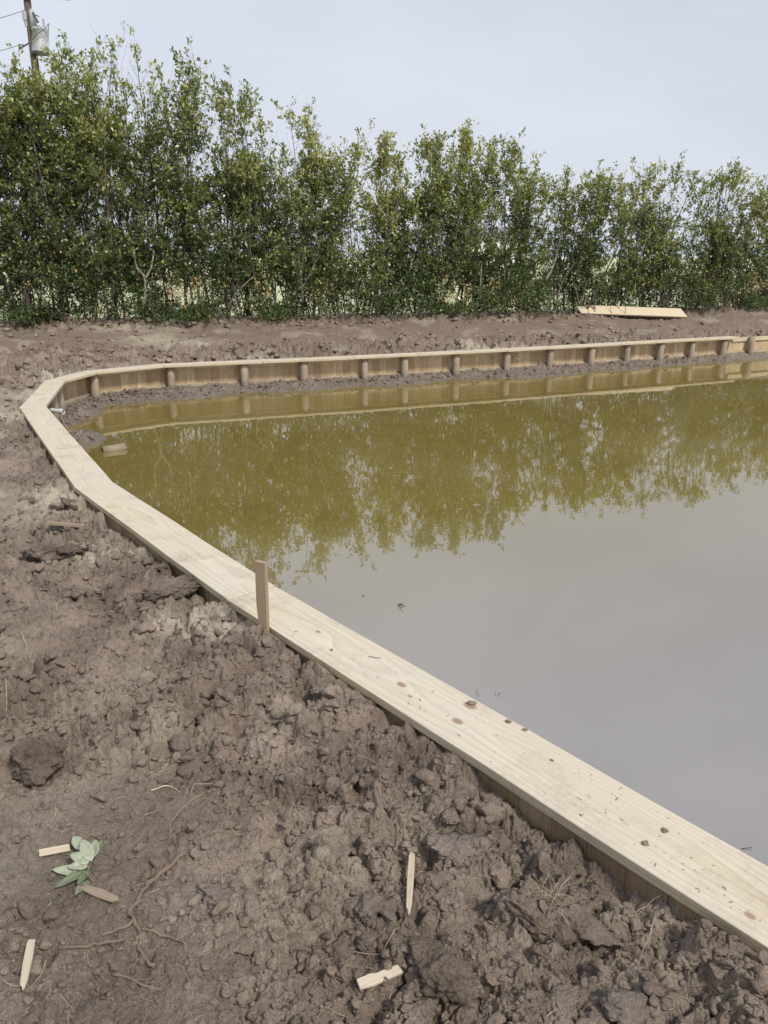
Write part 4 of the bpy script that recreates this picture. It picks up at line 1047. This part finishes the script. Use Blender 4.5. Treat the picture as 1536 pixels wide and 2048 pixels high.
bare('bare_stem', 'slim forked stem left of the rust brown top', [(605, 606), (604, 578), (600, 545), (597, 510)], .030)
bare('bare_stem', 'right arm of the slim forked stem', [(605, 575), (617, 553), (630, 525), (640, 490)], .024)
bare('bare_stem', 'thin pale stem leaning right above the left end of the loose plank', [(1114, 612), (1117, 585), (1130, 555), (1147, 530)], .024)
bare('bare_stem', 'long crooked pale trunk leaning right under the feathery crown', [(1090, 562), (1108, 528), (1117, 490), (1124, 462)], .032)
bare('bare_stem', 'thick brown stem behind the left end of the loose plank', [(1158, 612), (1152, 585), (1148, 565)], .036, M_BARK)
bare('bare_stem', 'forked brown stem right beside the thick one behind the loose plank', [(1161, 612), (1168, 585), (1174, 560)], .034, M_BARK)
bare('bare_stem', 'tall thin leaning stem in the hedge above the loose plank', [(1268, 585), (1275, 540), (1288, 490), (1302, 455)], .026)
bare('bare_stem', 'short pale broken stem leaning right at the hedge foot near the right edge', [(1448, 626), (1456, 608), (1464, 592)], .026)
bare('bare_stem', 'thin straight pale stem standing right of the loose plank', [(1442, 622), (1444, 580), (1448, 540)], .018)
bare('bare_stem', 'pale upright stem left of the grey green group', [(960, 600), (961, 565), (963, 530)], .022)
bare('bare_stem', 'long brown stem curving down from the rust brown top', [(775, 590), (770, 545), (758, 495), (735, 445)], .028, M_BARK)
bare('bare_stem', 'curved pale stem left of the long brown stem', [(755, 590), (745, 555), (725, 530), (700, 515)], .024)
for j in range(70):
    x = rnd.uniform(-10, 12); y = float(hedge_y(x))+rnd.uniform(-.2, .5); z = gz_base(x, y)
# small twigs standing in the hedge foot
B = MB()
for _ in range(420):
    x = rnd.uniform(-11, 12.5); y = float(hedge_y(x))+rnd.uniform(-.35, .6); z = gz_base(x, y)-.03; L = rnd.uniform(.3, 1.3); lx = rnd.gauss(0, .28); p = Vector((x, y, z))
    B.tube([p, p+Vector((lx*L*.5+rnd.gauss(0, .03), rnd.gauss(0, .05), L*.55)), p+Vector((lx*L, rnd.gauss(0, .1), L))], [.008, .006, .003], 4, cap=False)
o = B.build('brushwood', M_BARK, None, True); tag(o, kind='stuff', label='thin stems and twigs crowded in the foot of the hedge')

# ------------------------------------------------------------------ utility pole and its gear
YP = 37.0
m, nt, b = mat('pole_wood'); k = N(nt); P_ = k.n('ShaderNodeNewGeometry').outputs['Position']
k.l(k.mix(k.noise(k.scale(P_, (14, 14, 1.2)), 1, 4, .6), (.055, .040, .035), (.15, .115, .095)), b.inputs['Base Color']); b.inputs['Roughness'].default_value = .9; M_POLE = m
m, nt, b = mat('transformer_paint'); k = N(nt); P_ = k.n('ShaderNodeNewGeometry').outputs['Position']
k.l(k.mix(k.maprange(k.noise(k.scale(P_, (5, 5, .8)), 1, 4, .6), .45, .7, 0, 1), (.40, .42, .425), (.30, .31, .31)), b.inputs['Base Color']); b.inputs['Roughness'].default_value = .5; M_TRANS = m
m, nt, b = mat('line_metal'); b.inputs['Base Color'].default_value = (.06, .065, .08, 1); b.inputs['Roughness'].default_value = .6; M_LINE = m
pp = aty(64, 80, YP); pole = empty('utility_pole', (pp.x, YP, .5))
B = MB(); B.tube([(pp.x, YP, .3), (pp.x, YP, 7), (pp.x, YP, 13.2)], [.19, .165, .14], 14); B.build('pole_shaft', M_POLE, pole, True)
tz = lambda px, py, dy=0: aty(px, py, YP+dy)
c1 = tz(81, 106, -.1); c0 = tz(80, 58, -.1); B = MB(); R_ = .335
B.tube([c1+Vector((0, 0, 0)), c1+Vector((0, 0, .05)), c1+Vector((0, 0, .06)), c0-Vector((0, 0, .1)), c0-Vector((0, 0, .09)), c0, c0+Vector((0, 0, .05)), c0+Vector((0, 0, .07))], [R_*.97, R_, R_*.985, R_*.985, R_*1.03, R_*1.03, R_*.85, R_*.2], 28)
tr = B.build('transformer', M_TRANS, pole)
for p in tr.data.polygons: p.use_smooth = len(p.vertices) == 4
B = MB(); cc = c1; B.tube([cc-Vector((0, 0, .05)), cc+Vector((0, 0, .015))], [R_*1.0, R_*1.03], 28); B.build('rim', M_LINE, tr)
for (px, py) in ((72, 52), (88, 52)):
    B = MB(); q_ = tz(px, py, -.15); pr = []; rr_ = []
    for j in range(9): pr.append(q_+Vector((0, 0, -.12+.05*j))); rr_.append(.05 if j % 2 else .032)
    B.tube(pr, rr_, 12); B.build('bushing', M_TRANS, tr)
B = MB(); q_ = tz(64.5, 38, -.2); B.tube([q_-Vector((0, 0, .28)), q_+Vector((0, 0, .26)), q_+Vector((0, 0, .36))], [.11, .11, .05], 14); B.build('arrester', M_TRANS, pole, True)
B = MB(); q_ = tz(50, 34, -.1); B.tube([q_-Vector((0, 0, .12)), q_+Vector((0, 0, .2))], .10, 14); B.tube([q_-Vector((-.02, 0, .34)), q_-Vector((0, 0, .1))], [.06, .075], 10); B.tube([q_, tz(58, 36)], .025, 6); B.build('street_lamp_head', M_TRANS, pole)
B = MB(); B.tube([tz(66, 24, -.3), tz(70, 33, -.3), tz(76, 45, -.3)], [.03, .035, .05], 8); B.tube([tz(69, 29, -.3), tz(78, 33, -.35)], .02, 6); B.build('fuse_cutout', M_LINE, pole)
B = MB(); B.tube([tz(38, 98, -.1), tz(50, 91, -.1), tz(60, 85, -.1)], .03, 6); B.tube([tz(37, 89, -.1), tz(52, 91, -.1)], .022, 6)
B.tube(curve_pts([tz(65, 80, -.5), tz(76, 67, -.55), tz(90, 57, -.5), tz(98, 47, -.4), tz(96, 62, -.45)]), .014, 5)
B.tube(curve_pts([tz(70, 50, -.4), tz(78, 52, -.5), tz(86, 60, -.5), tz(94, 66, -.45)]), .012, 5); B.build('bracket', M_LINE, pole)
B = MB(); o_ = tz(61, -3, 0); ax = Vector((1.35, .25, 0)); B.box(o_-ax*1.25+Vector((0, -.22, -.02)), ax*2.4, (0, .11, 0), (0, 0, .13)); B.build('crossarm', M_POLE, pole)
tag(pole, 'wooden utility pole with grey transformer rising behind the hedge', 'utility pole')
def wire(label, a, b_, sag, r=.011):
    P = [a.lerp(b_, t/16)-Vector((0, 0, sag*4*(t/16)*(1-t/16))) for t in range(17)]; B = MB(); B.tube(P, r, 5); tag(B.build('power_line', M_LINE, None, True), label, 'power line', 'wires on the utility pole')
wire('upper thin wire running left from the utility pole', tz(56, 17), tz(-230, 22), .5)
wire('lower thin wire running left from the bracket on the utility pole', tz(38, 90), tz(-260, 84), .5)
wire('guy wire slanting down right behind the transformer into the hedge', tz(92, 88), tz(200, 290), .0, .013)

# pale shed seen through the hedge
Ysh = 60.; sh = empty('pale_shed', (aty(990, 520, Ysh).x, Ysh, .5)); a = aty(950, 520, Ysh).x; b2 = aty(1040, 520, Ysh).x; zt = aty(990, 474, Ysh).z
m, nt, b = mat('white_render'); k = N(nt); k.l(k.mix(k.noise(k.n('ShaderNodeNewGeometry').outputs['Position'], .8, 4), (.74, .74, .72), (.80, .80, .79)), b.inputs['Base Color']); M_WH = m
m, nt, b = mat('roof_sheet'); b.inputs['Base Color'].default_value = (.20, .21, .23, 1); b.inputs['Roughness'].default_value = .6; M_RF = m
B = MB(); B.box((a, Ysh, .4), (b2-a, 0, 0), (0, 5, 0), (0, 0, zt-.4)); B.build('wall', M_WH, sh)
B = MB(); x0, x1 = a-.25, b2+.25; B.add([(x0, Ysh-.3, zt+.003), (x1, Ysh-.3, zt+.003), (x1, Ysh+5.3, zt+.003), (x0, Ysh+5.3, zt+.003), (x0, Ysh+2.5, zt+.75), (x1, Ysh+2.5, zt+.75)], [(0, 1, 5, 4), (3, 4, 5, 2), (0, 4, 3), (1, 2, 5), (0, 3, 2, 1)]); B.build('roof', M_RF, sh)
tag(sh, 'low white shed glimpsed through the hedge right of the middle', 'shed')



print('LEAVES', NLEAF[0])
